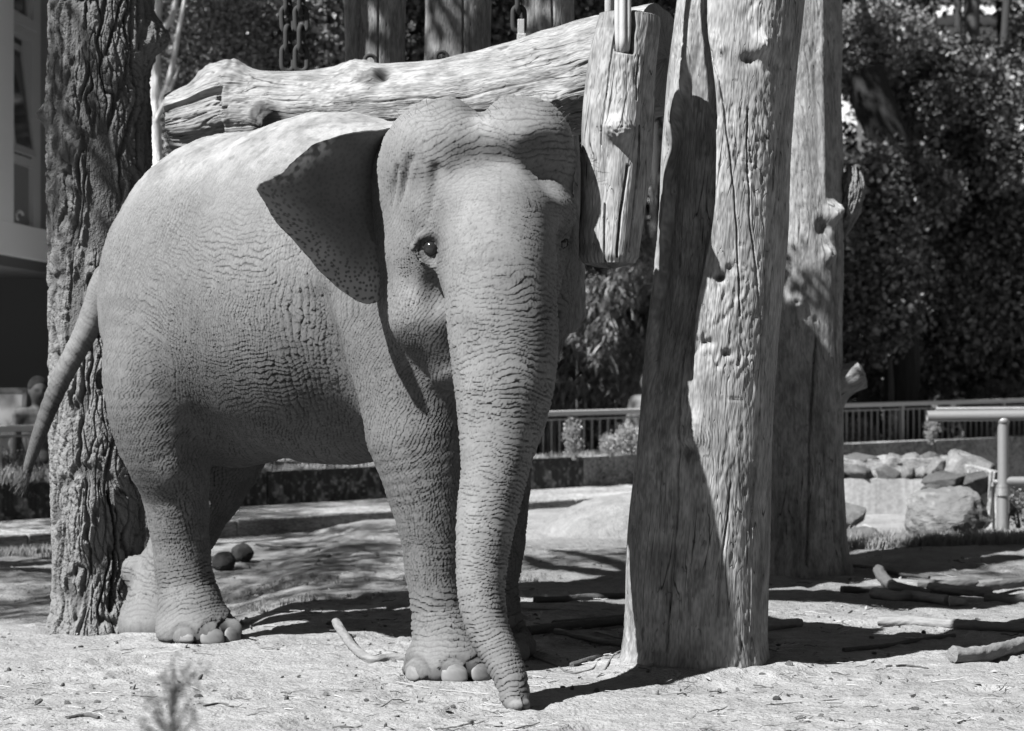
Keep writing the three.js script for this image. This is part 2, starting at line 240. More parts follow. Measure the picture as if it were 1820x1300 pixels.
{
  const xs = [], ds = [];
  for (let i = 0; i <= 450; i++) { const t = i / 450 * 2 - 1; xs.push(2.75 * t + 2.8 * Math.pow(t, 5)); }
  for (const e of [-80, -50, -30, -18, -11, -8, -6.4]) xs.push(e), xs.push(-e);
  xs.sort((a, b) => a - b);
  for (let d = 8.3; d < 13; d += 0.0185) ds.push(d);
  for (let d = 13, s = 0.024; d < 26; d += s, s *= 1.008) ds.push(d);
  for (const d of [-6, -2, 1, 3, 5, 6.5, 7.5, 8, 26.6, 27.4, 28.4, 30, 33, 38, 45, 60, 90, 140]) ds.push(d);
  ds.sort((a, b) => a - b);
  const P = new Float32Array(xs.length * ds.length * 3), C = new Float32Array(P.length), U = new Float32Array(xs.length * ds.length * 2), I = [];
  let k = 0;
  for (const d of ds) for (const x of xs) {
    let h = groundY(x, d), c = 0.2;
    const near = d > 8 && d < 20;
    if (near) {
      // scuffed soil: clods, hoof-sized dents, small ridges
      const w = worley2(x * 9 + 2 * noise(x * 3, d * 3, 1), d * 5.5), cl = Math.max(0, 1 - w.f1 * 1.7) * smoothstep(fbm(x * 1.1, d * 1.1, 9, 3), 0.02, 0.22);
      const w2 = worley2(x * 34, d * 22), gr = Math.max(0, 1 - w2.f1 * 1.9) * smoothstep(noise(x * 2.3, d * 2.3, 6), -0.1, 0.35);
      const dent = worley2(x * 2.1, d * 1.7), ri = smoothstep(dent.f1, 0.34, 0.2) * (dent.id > 0.55 ? 1 : 0);
      h += 0.014 * cl + 0.006 * gr - 0.018 * ri + 0.006 * fbm(x * 14, d * 9, 3, 3) + 0.008 * Math.max(0, noise(x * 5 + d * 1.5, d * 13, 2));
      c *= 1 - 0.1 * gr - 0.1 * ri;
    }
    for (const [fx, fd] of feet) { const q = Math.hypot(x - fx, d - fd); h -= 0.016 * smoothstep(q, 0.24, 0.17); h += 0.014 * Math.exp(-((q - 0.25) ** 2) / 0.0012); }
    const mottle = smoothstep(fbm(x * 0.9 + 5, d * 0.7, 3, 4), -0.05, 0.25);
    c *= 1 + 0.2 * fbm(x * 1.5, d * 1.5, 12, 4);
    c *= lerp(1, lerp(0.7, 0.95, mottle), smoothstep(d, 11.6, 13.5) * (1 - smoothstep(d, 17.5, 19)));  // middle ground darker, in uneven patches
    
    if ((d - wallD(x)) > 0) c = x < -1 ? 0.24 : 0.1;
    P.set([x, h, -d], k * 3); C.set([c, c, c], k * 3); U.set([x, d], k * 2); k++;
  }
  const w = xs.length;
  for (let j = 0; j < ds.length - 1; j++) for (let i = 0; i < w - 1; i++) { const a = j * w + i; I.push(a, a + 1, a + w, a + 1, a + w + 1, a + w); }
  struct('ground', geoFrom(P, I, C, U), M.sand);
}
// concrete slab strip in front of the low wall
{
  const L = []; for (let x = -9; x < 2.6; x += 1.45) { const a = onWall(x + 0.72, 0.66, 0); L.push(new RoundedBoxGeometry(2.02, 0.26, 1.30, 2, 0.02).rotateY(wallTh).translate(a.x, -0.115 + 0.006 * Math.sin(x * 9), a.z)); }
  struct('kerb_slab', mergeGeometries(L), M.slab);
}
// low concrete wall of panels
{
  const w = grp('low_concrete_wall', 'long low concrete wall under the visitor railing, mossy and dark at left', 'wall', onWall(0, 0, -0.1));
  let n = 0;
  for (let x = -8.2; x < 16; x += 1.49, n++) { const len = 1.475 * Math.hypot(1, 0.97), deep = x > 2.4 ? 1.3 : 0.5, g = box(len, 0.32 + deep, 0.22, 0, (0.32 - deep) / 2, -0.11).rotateY(wallTh), a = onWall(x + 0.745, 0, 0); g.translate(a.x, 0.003 * (n % 3), a.z); part('panel', g, x < 0.4 ? M.moss : M.conc, w).userData.label = x < 0.4 ? 'mossy dark panel' : 'pale exposed aggregate panel'; }
}
// visitor railing behind the wall
{
  const r = grp('visitor_railing', 'long metal visitor railing with thin upright bars behind the low wall', 'railing', onWall(0, -0.45, -0.45));
  const bar = (xa, xb, y, hh, tt, nm, mat) => { const a = onWall(xa, -0.45, y), b = onWall(xb, -0.45, y), g = new RoundedBoxGeometry(a.distanceTo(b), hh, tt, 2, 0.008).rotateY(wallTh).translate((a.x + b.x) / 2, y, (a.z + b.z) / 2); part(nm, g, mat, r); };
  bar(-9, 13, 0.765, 0.055, 0.09, 'handrail', std(0.4, 0.5, { metalness: 0.3 })); bar(-9, 13, 0.70, 0.02, 0.03, 'upper_rail', M.rail); bar(-9, 13, -0.02, 0.025, 0.03, 'lower_rail', M.rail);
  const bg = new THREE.CylinderGeometry(0.009, 0.009, 0.72, 8), pg = new RoundedBoxGeometry(0.05, 1.2, 0.05, 2, 0.006).rotateY(wallTh);
  let k = 0; for (let x = -5.2; x < 9; x += 0.0885, k++) { const a = onWall(x, -0.45, 0); if (k % 18 === 9) { const m = new THREE.Mesh(pg, M.rail); m.name = 'post'; m.position.set(a.x, 0.15, a.z).sub(r.position); m.castShadow = m.receiveShadow = true; r.add(m); } else { const m = new THREE.Mesh(bg, M.rail); m.name = 'bar'; m.position.set(a.x, 0.34, a.z).sub(r.position); m.castShadow = m.receiveShadow = true; r.add(m); } }
}
// building at the far left
{
  const b = grp('white_building', 'pale building with a tilted open window above a dark open ground floor', 'building', V(-8, -0.45, -29));
  const fx = -5.80, yaw = Math.atan2(0.03, 1);                       // facade faces right, almost edge-on
  const F1 = (d, y, out = 0) => V(fx + 0.03 * (d - 26) + out, y, -d);
  const fac = (d0, d1, y0, y1, th, out, nm, mat) => { const c = F1((d0 + d1) / 2, (y0 + y1) / 2, out - th / 2); return part(nm, box(th, y1 - y0, d1 - d0, 0, 0, 0).rotateY(-yaw).translate(c.x, c.y, c.z), mat, b); };
  const plaster = new THREE.MeshStandardMaterial({ color: grey(0.85), roughness: 0.9, bumpMap: T.concB, bumpScale: 0.002 });
  fac(25.6, 26.42, 2.9, 9, 0.4, 0.06, 'pier', plaster); fac(25.6, 33, 2.52, 2.897, 0.4, 0.06, 'wall_band', plaster);
  fac(27.98, 33, 2.9, 9, 0.3, -0.1, 'recess_panel', std(0.22, 0.7));
  fac(27.62, 27.98, 2.9, 9, 0.3, 0.0, 'mullion', std(0.5, 0.7));
  fac(26.42, 27.62, 2.9, 3.62, 0.25, -0.06, 'lower_panel', std(0.24, 0.7));
  const glass = std(0.02, 0.08), fr = std(0.5, 0.6);
  const wn = fac(26.42, 27.62, 3.62, 3.72, 0.2, 0.0, 'window', fr);
  const sub = (m) => { const g = m.geometry; b.remove(m); m.position.copy(wn.worldToLocal(b.localToWorld(m.position.clone()))); wn.add(m); return m; };
  sub(fac(26.42, 26.56, 3.72, 5.24, 0.15, 0, 'frame', fr)); sub(fac(27.52, 27.62, 3.72, 5.24, 0.15, 0, 'frame', fr)); sub(fac(26.56, 27.52, 5.14, 5.24, 0.15, 0, 'frame', fr)); sub(fac(26.56, 27.52, 3.72, 5.14, 0.02, -0.12, 'opening', std(0.015, 0.4)));
  { // tilted sash: hinged at the bottom, leaning inward to the room
    const q = []; q.push([0, 0.7, 1.36, 0.07], [1.3, 0.7, 1.36, 0.07]); const c = F1(27.02, 3.74), g = mergeGeometries([box(0.05, 1.34, 0.08, 0, 0.67, -0.47), box(0.05, 1.34, 0.08, 0, 0.67, 0.47), box(0.05, 0.08, 0.9, 0, 1.3, 0), box(0.05, 0.08, 0.9, 0, 0.04, 0)]).rotateZ(0.13).rotateY(-yaw).translate(c.x + 0.03, c.y, c.z); sub(part('sash', g, std(0.42, 0.6), b));
    sub(part('pane', box(0.012, 1.18, 0.9, 0, 0.67, 0).rotateZ(0.13).rotateY(-yaw).translate(c.x + 0.03, c.y, c.z), glass, b));
  }
  fac(26.42, 27.62, 5.243, 5.36, 0.26, 0.05, 'transom', fr); fac(26.42, 27.62, 5.363, 5.85, 0.02, -0.05, 'upper_pane', glass); fac(26.42, 27.62, 5.853, 5.95, 0.26, 0.05, 'transom', fr); fac(26.42, 27.62, 5.953, 9, 0.25, -0.06, 'upper_panel', std(0.26, 0.7)); fac(27.4, 27.62, 5.363, 5.85, 0.1, -0.02, 'frame', fr);
  part('soffit', box(9, 0.12, 7.4, -10.3, 2.455, -29.3), std(0.1, 0.9), b);
  part('back_wall', box(9, 3.4, 0.3, -9.6, 0.8, -31.2), std(0.055, 0.8), b); part('end_wall', box(9, 6.5, 0.3, -10.45, 5.78, -25.75), plaster, b); part('roof', box(9.2, 0.3, 7.6, -10.3, 9.16, -29.3), plaster, b);
  const ring = F1(26.6, 2.96, 0.05); part('pipe_ring', new THREE.TorusGeometry(0.05, 0.016, 10, 20, 4.4).rotateY(0.9).translate(ring.x + 0.03, ring.y + 0.03, ring.z), std(0.5, 0.5), b);
}
// information board at the far left
{
  const c = pt(8, 740, 20.6), o = grp('information_board', 'tilted information board in a dark frame at the left behind the railing', 'sign', V(c.x, -0.45, c.z));
  part('panel', new RoundedBoxGeometry(0.42, 0.4, 0.02, 2, 0.004).rotateX(-0.25).translate(c.x - 0.06, c.y + 0.0, c.z), std(0.13, 0.6), o);
  const f = [box(0.5, 0.05, 0.05, -0.06, 0.23, 0), box(0.04, 0.46, 0.05, 0.17, 0, 0), box(0.04, 0.46, 0.05, -0.29, 0, 0)]; part('frame', mergeGeometries(f).rotateX(-0.25).translate(c.x, c.y, c.z - 0.01), std(0.03, 0.6), o);
  for (const dx of [-0.25, 0.13]) part('leg', box(0.06, 0.98, 0.06, c.x + dx, 0.02, c.z - 0.08), std(0.05, 0.7), o);
  part('lower_panel', box(0.36, 0.17, 0.02, c.x - 0.08, pt(8, 793, 20.6).y, c.z - 0.02), std(0.35, 0.6), o);
}
// ------------------------------------------------------------------ posts, logs and the bark tree
const bumpAt = (v, c, w) => Math.exp(-((v - c) ** 2) / (w * w));
function woodTone(th, s, r, seed) { return 1 + 0.5 * fbm(th * r * 5 + seed, s * 2.6, seed, 5) + 0.16 * noise(th * r * 16, s * 10, seed + 4) + 0.06 * noise(th * r * 50, s * 4, seed); }
const grain = (th, s, r, seed) => 0.0012 * noise(th * r * 34, s * 3, seed) + 0.0014 * noise(th * r * 90, s * 9, seed + 3) + 0.012 * noise(th * r * 4, s * 1.6, seed + 5) - chip(th * r, s, seed);
const chip = (x, s, seed) => { // scattered gouges and torn fibres
  const a = worley2(x * 19 + seed, s * 7 + 0.4 * noise(x * 20, s * 9, seed)), z = smoothstep(noise(x * 3.3 + seed, s * 1.9, 8), -0.12, 0.25), g = a.id > 0.45 ? 0.009 * smoothstep(a.f1, 0.42, 0.12) : 0, b = worley2(x * 48 + seed, s * 21); return 0.7 * z * (g * (0.7 + 0.6 * noise(x * 70, s * 30, 3)) + (b.id > 0.55 ? 0.004 * smoothstep(b.f1, 0.4, 0.15) : 0)); };
const crackLine = (th, s, r, pts, w, depth) => { // pts: [s, th]
  for (let i = 0; i + 1 < pts.length; i++) { const [s0, a0] = pts[i], [s1, a1] = pts[i + 1]; if (s >= Math.min(s0, s1) && s <= Math.max(s0, s1)) { const t = (s - s0) / (s1 - s0), c = lerp(a0, a1, t) + 0.02 * noise(s * 9, a0 * 5, 3), d = Math.abs(th - c) * r; return -depth * (1 - smoothstep(d, 0, w)); } } return 0; };
{ // front post
  const d = 10.45, q = F / d, base = 1200, path = [[1232, 1225, 128], [1235, 1185, 130], [1240, 1000, 127], [1257, 720, 117], [1281, 450, 115], [1289, 290, 115], [1317, 0, 113], [1352, -420, 112]];
  const sy = (py) => (1225 - py) / q * 1.002, py = (s) => 1225 - s * q, cx = (y) => { for (let i = 0; i + 1 < path.length; i++) if (y <= path[i][1] && y >= path[i + 1][1]) { const t = (path[i][1] - y) / (path[i][1] - path[i + 1][1]); return [lerp(path[i][0], path[i + 1][0], t), lerp(path[i][2], path[i + 1][2], t)]; } return [1240, 120]; };
  const ang = (px, y) => { const [c, r] = cx(y); return Math.asin(clamp((px - c) / r, -1, 1)); };
  const knots = [[1262, 85, 0.03, 0.012, 0], [1272, 105, 0.022, 0.012, 0], [1338, 92, 0.045, 0.035, 0], [1322, 118, 0.035, -0.045, 1], [1270, 497, 0.022, -0.05, 1], [1246, 612, 0.025, -0.03, 1], [1282, 628, 0.02, -0.03, 1], [1215, 800, 0.045, -0.055, 1], [1225, 780, 0.08, 0.02, 0], [1345, 88, 0.03, 0.02, 0], [1288, 480, 0.02, -0.02, 1]].map(([x, y, w, h, h2]) => [ang(x, y), sy(y), w, h, h2]);
  const long = [[[430, 1358], [330, 1374], [150, 1396], [-100, 1424]], [[1120, 1318], [900, 1330], [700, 1345], [440, 1352]], [[1150, 1175], [900, 1195], [780, 1198], [640, 1196], [420, 1238]], [[1160, 1340], [980, 1346], [900, 1350]], [[1080, 1265], [960, 1275], [850, 1292]], [[600, 1345], [400, 1322], [200, 1318]], [[560, 1305], [300, 1290], [160, 1270], [60, 1240]]].map((l) => l.map(([y, x]) => [sy(y), ang(x, y)]));
  const disp = (th, s, r) => {
    const y = py(s); let o = grain(th, s, r, 11);
    // split face on the left: a lip at the outer edge, a sunken face, a ridge to its right
    const e0 = ang(lerp(1176, 1220, smoothstep(y, 300, 60)) - 0.0 + smoothstep(y, 300, 700) * -26, y), e1 = ang(y > 240 ? lerp(1260, 1222, smoothstep(y, 330, 600)) : lerp(1246, 1262, smoothstep(y, 40, 220)), y);
    const dep = 0.075 * smoothstep(y, -40, 200) * smoothstep(y, 780, 520) + 0.02;
    if (th > e0 - 0.3 && th < e1 + 0.12) o -= dep * smoothstep(th, e0 - 0.02, e0 + 0.12) * (1 - smoothstep(th, e1 - 0.05, e1 + 0.05)) * (0.55 + 0.45 * smoothstep(th, e0, e1));
    for (const [kt, ks, w, h, neg] of knots) { const dd = Math.hypot((th - kt) * r, (s - ks) * (neg ? 1.4 : 0.8)); if (dd < w * 3) { o += h * Math.exp(-dd * dd / (w * w)) * (1 + (neg ? 0.5 : 0.2) * noise(th * r * 60, s * 60, 2)); if (!neg) o += 0.004 * Math.sin(dd * 500) * Math.exp(-dd * dd / (w * w)); } }
    for (const l of long) o += crackLine(th, s, r, l, 0.0055, 0.016);
    // torn, tooth-marked zones on the lit face
    const x = th * r, rough = smoothstep(noise(x * 4, s * 2.2, 31), 0.0, 0.35); o -= rough * (chip(x * 1.3 + 3, s * 1.3, 77) + 0.006 * smoothstep(fbm(x * 30, s * 16, 3, 4), 0.0, 0.25) - 0.003);
    const trans = Math.abs(noise(x * 3, s * 9, 44)); o -= 0.006 * (1 - smoothstep(trans, 0, 0.03)) * smoothstep(noise(x * 6, s * 3, 12), 0.05, 0.3);
    o += 0.03 * smoothstep(s, 0.25, 0) ; return o;
  };
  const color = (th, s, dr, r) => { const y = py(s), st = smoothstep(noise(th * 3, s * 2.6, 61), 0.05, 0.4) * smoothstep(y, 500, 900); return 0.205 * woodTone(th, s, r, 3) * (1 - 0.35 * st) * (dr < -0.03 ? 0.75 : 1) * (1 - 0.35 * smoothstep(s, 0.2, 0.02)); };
  const g = grp('peeled_timber_post', 'thick peeled timber post nearest the camera, split along its left side', 'post', pt(1235, base, d));
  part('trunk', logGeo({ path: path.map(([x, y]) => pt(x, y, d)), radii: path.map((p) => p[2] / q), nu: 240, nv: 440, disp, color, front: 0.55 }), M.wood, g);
}
{ // rear post
  const d = 15.3, q = F / d, path = [[1428, 1040, 86], [1428, 1000, 80], [1430, 850, 71], [1428, 640, 72], [1424, 400, 76], [1418, 200, 78], [1414, 0, 83], [1408, -420, 84]];
  const sy = (py) => (1040 - py) / q, py = (s) => 1040 - s * q, ang = (x, y) => Math.asin(clamp((x - 1425) / 76, -1, 1));
  const knots = [[1472, 384, 0.055, 0.07, 0], [1480, 375, 0.03, 0.03, 0], [1464, 455, 0.05, 0.055, 0], [1407, 538, 0.05, 0.06, 0], [1407, 505, 0.06, 0.03, 0], [1455, 410, 0.05, -0.04, 1], [1407, 538, 0.014, -0.03, 1], [1415, 872, 0.03, -0.03, 1], [1464, 450, 0.012, -0.02, 1], [1440, 570, 0.02, -0.02, 1]].map(([x, y, w, h, k]) => [ang(x, y), sy(y), w, h, k]);
  const long = [[[1000, 1420], [760, 1425], [600, 1440]], [[700, 1480], [500, 1478], [380, 1484]], [[380, 1392], [200, 1385], [0, 1388]], [[960, 1470], [800, 1476]]].map((l) => l.map(([y, x]) => [sy(y), ang(x, y)]));
  const disp = (th, s, r) => { let o = grain(th, s, r, 21) * 1.3 + 0.016 * (1 - smoothstep(Math.abs(th - 0.45), 0, 0.16)) * smoothstep(py(s), 420, 300); for (const [kt, ks, w, h, k] of knots) { const dd = Math.hypot((th - kt) * r, (s - ks) * 0.85); if (dd < w * 3) o += h * Math.exp(-Math.pow(dd / w, 3)) * (1 + 0.3 * noise(th * r * 50, s * 50, 2)); } for (const l of long) o += crackLine(th, s, r, l, 0.012, 0.025); const w = worley2(th * r * 24, s * 7); o -= 0.006 * (1 - smoothstep(w.f2 - w.f1, 0, 0.15)) * smoothstep(noise(th * 3, s * 1.5, 4), -0.1, 0.3); return o + 0.03 * smoothstep(s, 0.3, 0.1); };
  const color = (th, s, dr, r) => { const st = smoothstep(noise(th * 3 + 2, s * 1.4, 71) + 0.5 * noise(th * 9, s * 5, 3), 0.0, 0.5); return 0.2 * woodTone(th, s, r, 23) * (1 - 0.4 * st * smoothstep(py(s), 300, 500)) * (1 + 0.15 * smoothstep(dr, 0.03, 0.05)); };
  const g = grp('peeled_timber_post', 'slimmer knotted timber post standing behind the split post', 'post', pt(1428, 1010, d));
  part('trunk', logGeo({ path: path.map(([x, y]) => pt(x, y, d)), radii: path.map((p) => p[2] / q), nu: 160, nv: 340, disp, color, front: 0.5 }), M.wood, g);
  part('branch_stub', logGeo({ path: [pt(1470, 690, d), pt(1500, 676, d - 0.02), pt(1532, 664, d - 0.03)], radii: [0.19, 0.115, 0.085], nu: 40, nv: 24, disp: (th, s, r) => 0.012 * noise(th * 3, s * 14, 5) + 0.03 * smoothstep(s, 0.16, 0.22) * Math.max(0, noise(th * 2.2, 1, 4)), color: () => 0.18, ref: V(0, 0, 1) }), M.wood, g);
  part('branch_stub', logGeo({ path: [pt(1490, 420, d - 0.02), pt(1508, 370, d - 0.04), pt(1517, 330, d - 0.05), pt(1518, 296, d - 0.06)], radii: [0.05, 0.085, 0.085, 0.045], nu: 48, nv: 50, disp: (th, s, r) => 0.03 * fbm(th * 2.5, s * 9, 5, 3) - 0.02 * (1 - smoothstep(Math.abs(noise(th * 4, s * 4, 2)), 0, 0.12)), color: () => 0.1 }), M.bark, g).userData.label = 'broken bark-covered stub';
}
{ // bark tree at the left
  const d = 12.3, q = F / d, path = [[172, 1165, 84], [172, 1120, 80], [174, 900, 80], [174, 700, 84], [175, 480, 87], [176, 300, 90], [178, 100, 90], [180, -130, 90]];
  const sy = (py) => (1165 - py) / q, py = (s) => 1165 - s * q, ang = (x) => Math.asin(clamp((x - 175) / 86, -1, 1));
  const disp = (th, s, r) => {
    const y = py(s), x = th * r; if (y < -60) return 0.02 * noise(x * 14, s * 2, 3);
    const bare = smoothstep(noise(th * 1.7 + 4, s * 1.15, 8) + 0.35 * bumpAt(y, 260, 130) * bumpAt(th, 0.2, 0.5) + 0.3 * bumpAt(y, 500, 120) * bumpAt(th, -0.7, 0.4) + 0.5 * bumpAt(y, 910, 40) * bumpAt(th, 0.15, 0.2) + 0.5 * bumpAt(y, 1060, 45) * bumpAt(th, 0.2, 0.25) - 0.25 * smoothstep(y, 560, 700), 0.22, 0.34);
    const wp = 0.35 * noise(x * 7, s * 3.5, 2) + 0.12 * noise(x * 20, s * 9, 6), f1 = Math.abs(noise(x * 13 + wp * 2.6, s * 2 + wp, 3)), f2 = Math.abs(noise(x * 27 + wp * 3, s * 4.6, 13)), f3 = Math.abs(noise(x * 12 + 3, s * 13 + x * 8, 17)), g1 = 1 - smoothstep(f1, 0.03, 0.15), g2 = 1 - smoothstep(f2, 0.02, 0.13), g3 = (1 - smoothstep(f3, 0, 0.09)) * (1 - g1);
    let o = lerp(0.010 - 0.026 * g1 - 0.011 * g2 - 0.011 * g3 + 0.006 * Math.round(2.4 * noise(x * 13, s * 8, 41)) / 2.4, -0.014 + 0.4 * grain(th, s, r, 31), bare) + 0.006 * fbm(x * 40, s * 26, 4, 4) + 0.003 * noise(x * 110, s * 70, 2) + 0.015 * noise(th * 1.5, s * 1.2, 7);
    o += 0.10 * bumpAt(y, 68, 34) * bumpAt(th, 1.45, 0.42) * (1 + 0.25 * noise(th * 8, s * 14, 3));                  // burl
    const kd = Math.hypot(th - ang(100), (s - sy(328)) / r); o += kd < 0.6 ? 0.02 * Math.exp(-((kd - 0.16) ** 2) / 0.006) - 0.04 * Math.exp(-kd * kd / 0.008) : 0;   // knot hole
    const k2 = Math.hypot(th - ang(155), (s - sy(10)) / r); o -= 0.05 * Math.exp(-k2 * k2 / 0.006);
    o += 0.05 * bumpAt(th, -1.45, 0.25) * bumpAt(y, 205, 16);
    o += crackLine(th, s, r, [[sy(870), ang(208)], [sy(950), ang(222)], [sy(1080), ang(214)]], 0.012, 0.05);
    return o + 0.03 * smoothstep(s, 0.35, 0.05);
  };
  const color = (th, s, dr, r) => { const y = py(s), pale = smoothstep(dr, -0.012, -0.018) * 0; return (0.045 + 0.025 * smoothstep(dr, -0.02, 0.012) + 0.034 * smoothstep(y, 300, 700) * smoothstep(dr, -0.018, 0.008)) * (1 + 0.3 * fbm(th * 3, s * 3, 5, 4) + 0.12 * noise(th * 30, s * 12, 4)) + pale; };  // sun on the lower trunk and shade above painted into the bark
  const g = grp('bark_tree', 'rough barked tree trunk rising behind the elephant tail at the left', 'tree', pt(172, 1130, d));
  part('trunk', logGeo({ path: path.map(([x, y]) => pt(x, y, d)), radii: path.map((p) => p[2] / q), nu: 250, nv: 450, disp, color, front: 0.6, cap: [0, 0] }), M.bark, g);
  part('upper_trunk', logGeo({ path: [pt(180, -128, d), pt(190, -500, d), pt(200, -1200, d), pt(212, -2000, d)], radii: [90, 84, 70, 48].map((v) => v / q), nu: 60, nv: 160, disp: (th, s, r) => 0.02 * noise(th * r * 14, s * 2, 3) + 0.008, color: (th, s) => 0.08 * (1 + 0.3 * noise(th * 3, s * 3, 2)), cap: [0, 1] }), M.bark, g);
  globalThis.barkTree = g;
}
{ // big horizontal log
  const pth = [[306, 228, 12.34, 62], [345, 222, 12.33, 72], [400, 208, 12.32, 77], [520, 203, 12.28, 76], [640, 198, 12.22, 80], [800, 186, 12.05, 84], [900, 168, 11.93, 86], [1000, 146, 11.8, 94], [1060, 130, 11.72, 99], [1120, 116, 11.64, 101], [1180, 104, 11.55, 97]];
  const pts = pth.map(([x, y, d]) => pt(x, y, d)), cum = [0]; for (let i = 1; i < pts.length; i++) cum.push(cum[i - 1] + pts[i].distanceTo(pts[i - 1]));
  const sx = (x) => { for (let i = 0; i + 1 < pth.length; i++) if (x <= pth[i + 1][0]) return lerp(cum[i], cum[i + 1], (x - pth[i][0]) / (pth[i + 1][0] - pth[i][0])); return cum[cum.length - 1]; };
  // th grows from the camera side towards B = T x N; T points right, N to the camera, so B points down
  const knots = [[485, 0.1, 0.075, 0.07, 0], [487, 0.25, 0.05, 0.05, 0], [690, -0.75, 0.06, 0.04, 0], [705, -0.68, 0.03, -0.06, 1], [660, -0.72, 0.04, 0.035, 0], [1018, 0.36, 0.05, 0.05, 0], [1018, 0.42, 0.014, -0.03, 1], [410, -1.25, 0.11, 0.07, 0], [640, -1.35, 0.09, 0.03, 0], [1075, -0.2, 0.06, 0.02, 0]].map(([x, t, w, h, k]) => [sx(x), t, w, h, k]);
  const disp = (th, s, r, L) => { const x = th * r, chp = chip(s * 0.6, th * r * 2.2, 91), swirl = s + 0.25 * noise(s * 1.3, th, 3); let o = 0.0025 * noise(x * 24, swirl * 2.5, 7) + 0.0025 * noise(x * 70, swirl * 3, 9) + 0.03 * noise(th * 1.4, s * 1.7, 5) + 0.012 * noise(th * 3, s * 5, 8) - chp;
    for (const [ks, kt, w, h, k] of knots) { const dd = Math.hypot((th - kt) * r, s - ks); if (dd < w * 3) o += h * Math.exp(-Math.pow(dd / w, k ? 2 : 3)) * (1 + 0.5 * fbm(x * 25, s * 25, 2, 3)); }
    const lv = [[-0.9, 0.006], [-0.35, 0.01], [-0.05, 0.008], [0.35, 0.012], [0.8, 0.01]]; for (const [t, dp] of lv) { const c = t + 0.12 * noise(s * 2.2, t * 9, 4); o -= dp * (1 - smoothstep(Math.abs(th - c) * r, 0, 0.008)) * smoothstep(noise(s * 1.3, t * 7, 6), -0.15, 0.2); }
    const brk = s - (0.33 + 0.05 * noise(th * 2.3, 1, 5) + 0.03 * Math.round(2 * noise(th * 6, 3, 5))); if (th > -0.6 && brk < 0) { const lay = Math.floor(th * 4 + 0.9 * noise(s * 3, th, 3)); o -= smoothstep(brk, 0, -0.01) * (0.012 + 0.02 * hsh(lay, 3, 1, 2)) + 0.012 * (1 - smoothstep(Math.abs(noise(th * 5.5, s * 2.4, 21)), 0, 0.07)) + 0.005 * noise(th * 20, s * 6, 5); }
    return o; };
  const color = (th, s, dr, r) => { const k0 = Math.hypot((th - 0.15) * r, s - knots[0][0]), k1 = Math.hypot((th + 0.72) * r, s - sx(692)), dk = Math.max(1 - smoothstep(k0, 0.05, 0.1), 0.8 * (1 - smoothstep(k1, 0.05, 0.12))); return 0.185 * (1 + 0.6 * fbm(th * 2.4, s * 1.3, 3, 4) + 0.14 * noise(th * r * 60, s * 2, 3)) * (1 - 0.78 * dk) * (s < 0.36 && th > -0.6 ? 0.8 : 1); };
  const g = grp('hanging_log', 'massive pale horizontal log hung on chains above the elephant back', 'log', V(pts[5].x, pts[5].y - 0.25, pts[5].z));
  part('trunk', logGeo({ path: pts, radii: pth.map(([, , d, r]) => r * d / F), nu: 160, nv: 430, disp, color, front: 0.45 }), M.wood, g);
  for (const [x, y] of [[658, 109], [785, 103]]) part('eye_bolt', new THREE.TorusGeometry(0.032, 0.011, 10, 20).rotateY(0.3).translate(...pt(x, y, x < 700 ? 12.3 : 12.15).toArray()), M.iron, g);
}
// three hanging timbers behind the log
[[666, 666, 54, 40, 'leftmost of the three dark hanging timbers above the log'], [814, 816, 59, 52, 'middle one of the three dark hanging timbers above the log'], [972, 986, 48, 64, 'rightmost hanging timber, its rounded foot showing beside the elephant trunk']].forEach(([x0, x1, r0, sd, lab], i) => {
  const d = 13.25, q = F / d, path = [[x1, 590, r0 + 4], [x1, 560, r0 + 8], [x1, 480, r0 + 8], [(x0 + x1) / 2, 280, r0 + 3], [x0, 0, r0], [x0, -320, r0 - 3]];
  const g = thing('hanging_timber', lab, 'timber', logGeo({ path: path.map(([x, y]) => pt(x, y, d)), radii: path.map((p, k) => (k ? p[2] : p[2] * 0.72) / q), nu: 90, nv: 200, disp: (th, s, r) => grain(th, s, r, sd) * 1.2 + crackLine(th, s, r, [[0, 0.3], [1.2, 0.15], [3, 0.25]], 0.008, 0.02) + crackLine(th, s, r, [[1.4, -0.5], [2, -0.45], [2.8, -0.55]], 0.006, 0.015), color: (th, s, dr, r) => 0.16 * woodTone(th, s, r, sd) }), M.wood, 'timbers hanging behind the log');
  g.userData.label = lab;
});
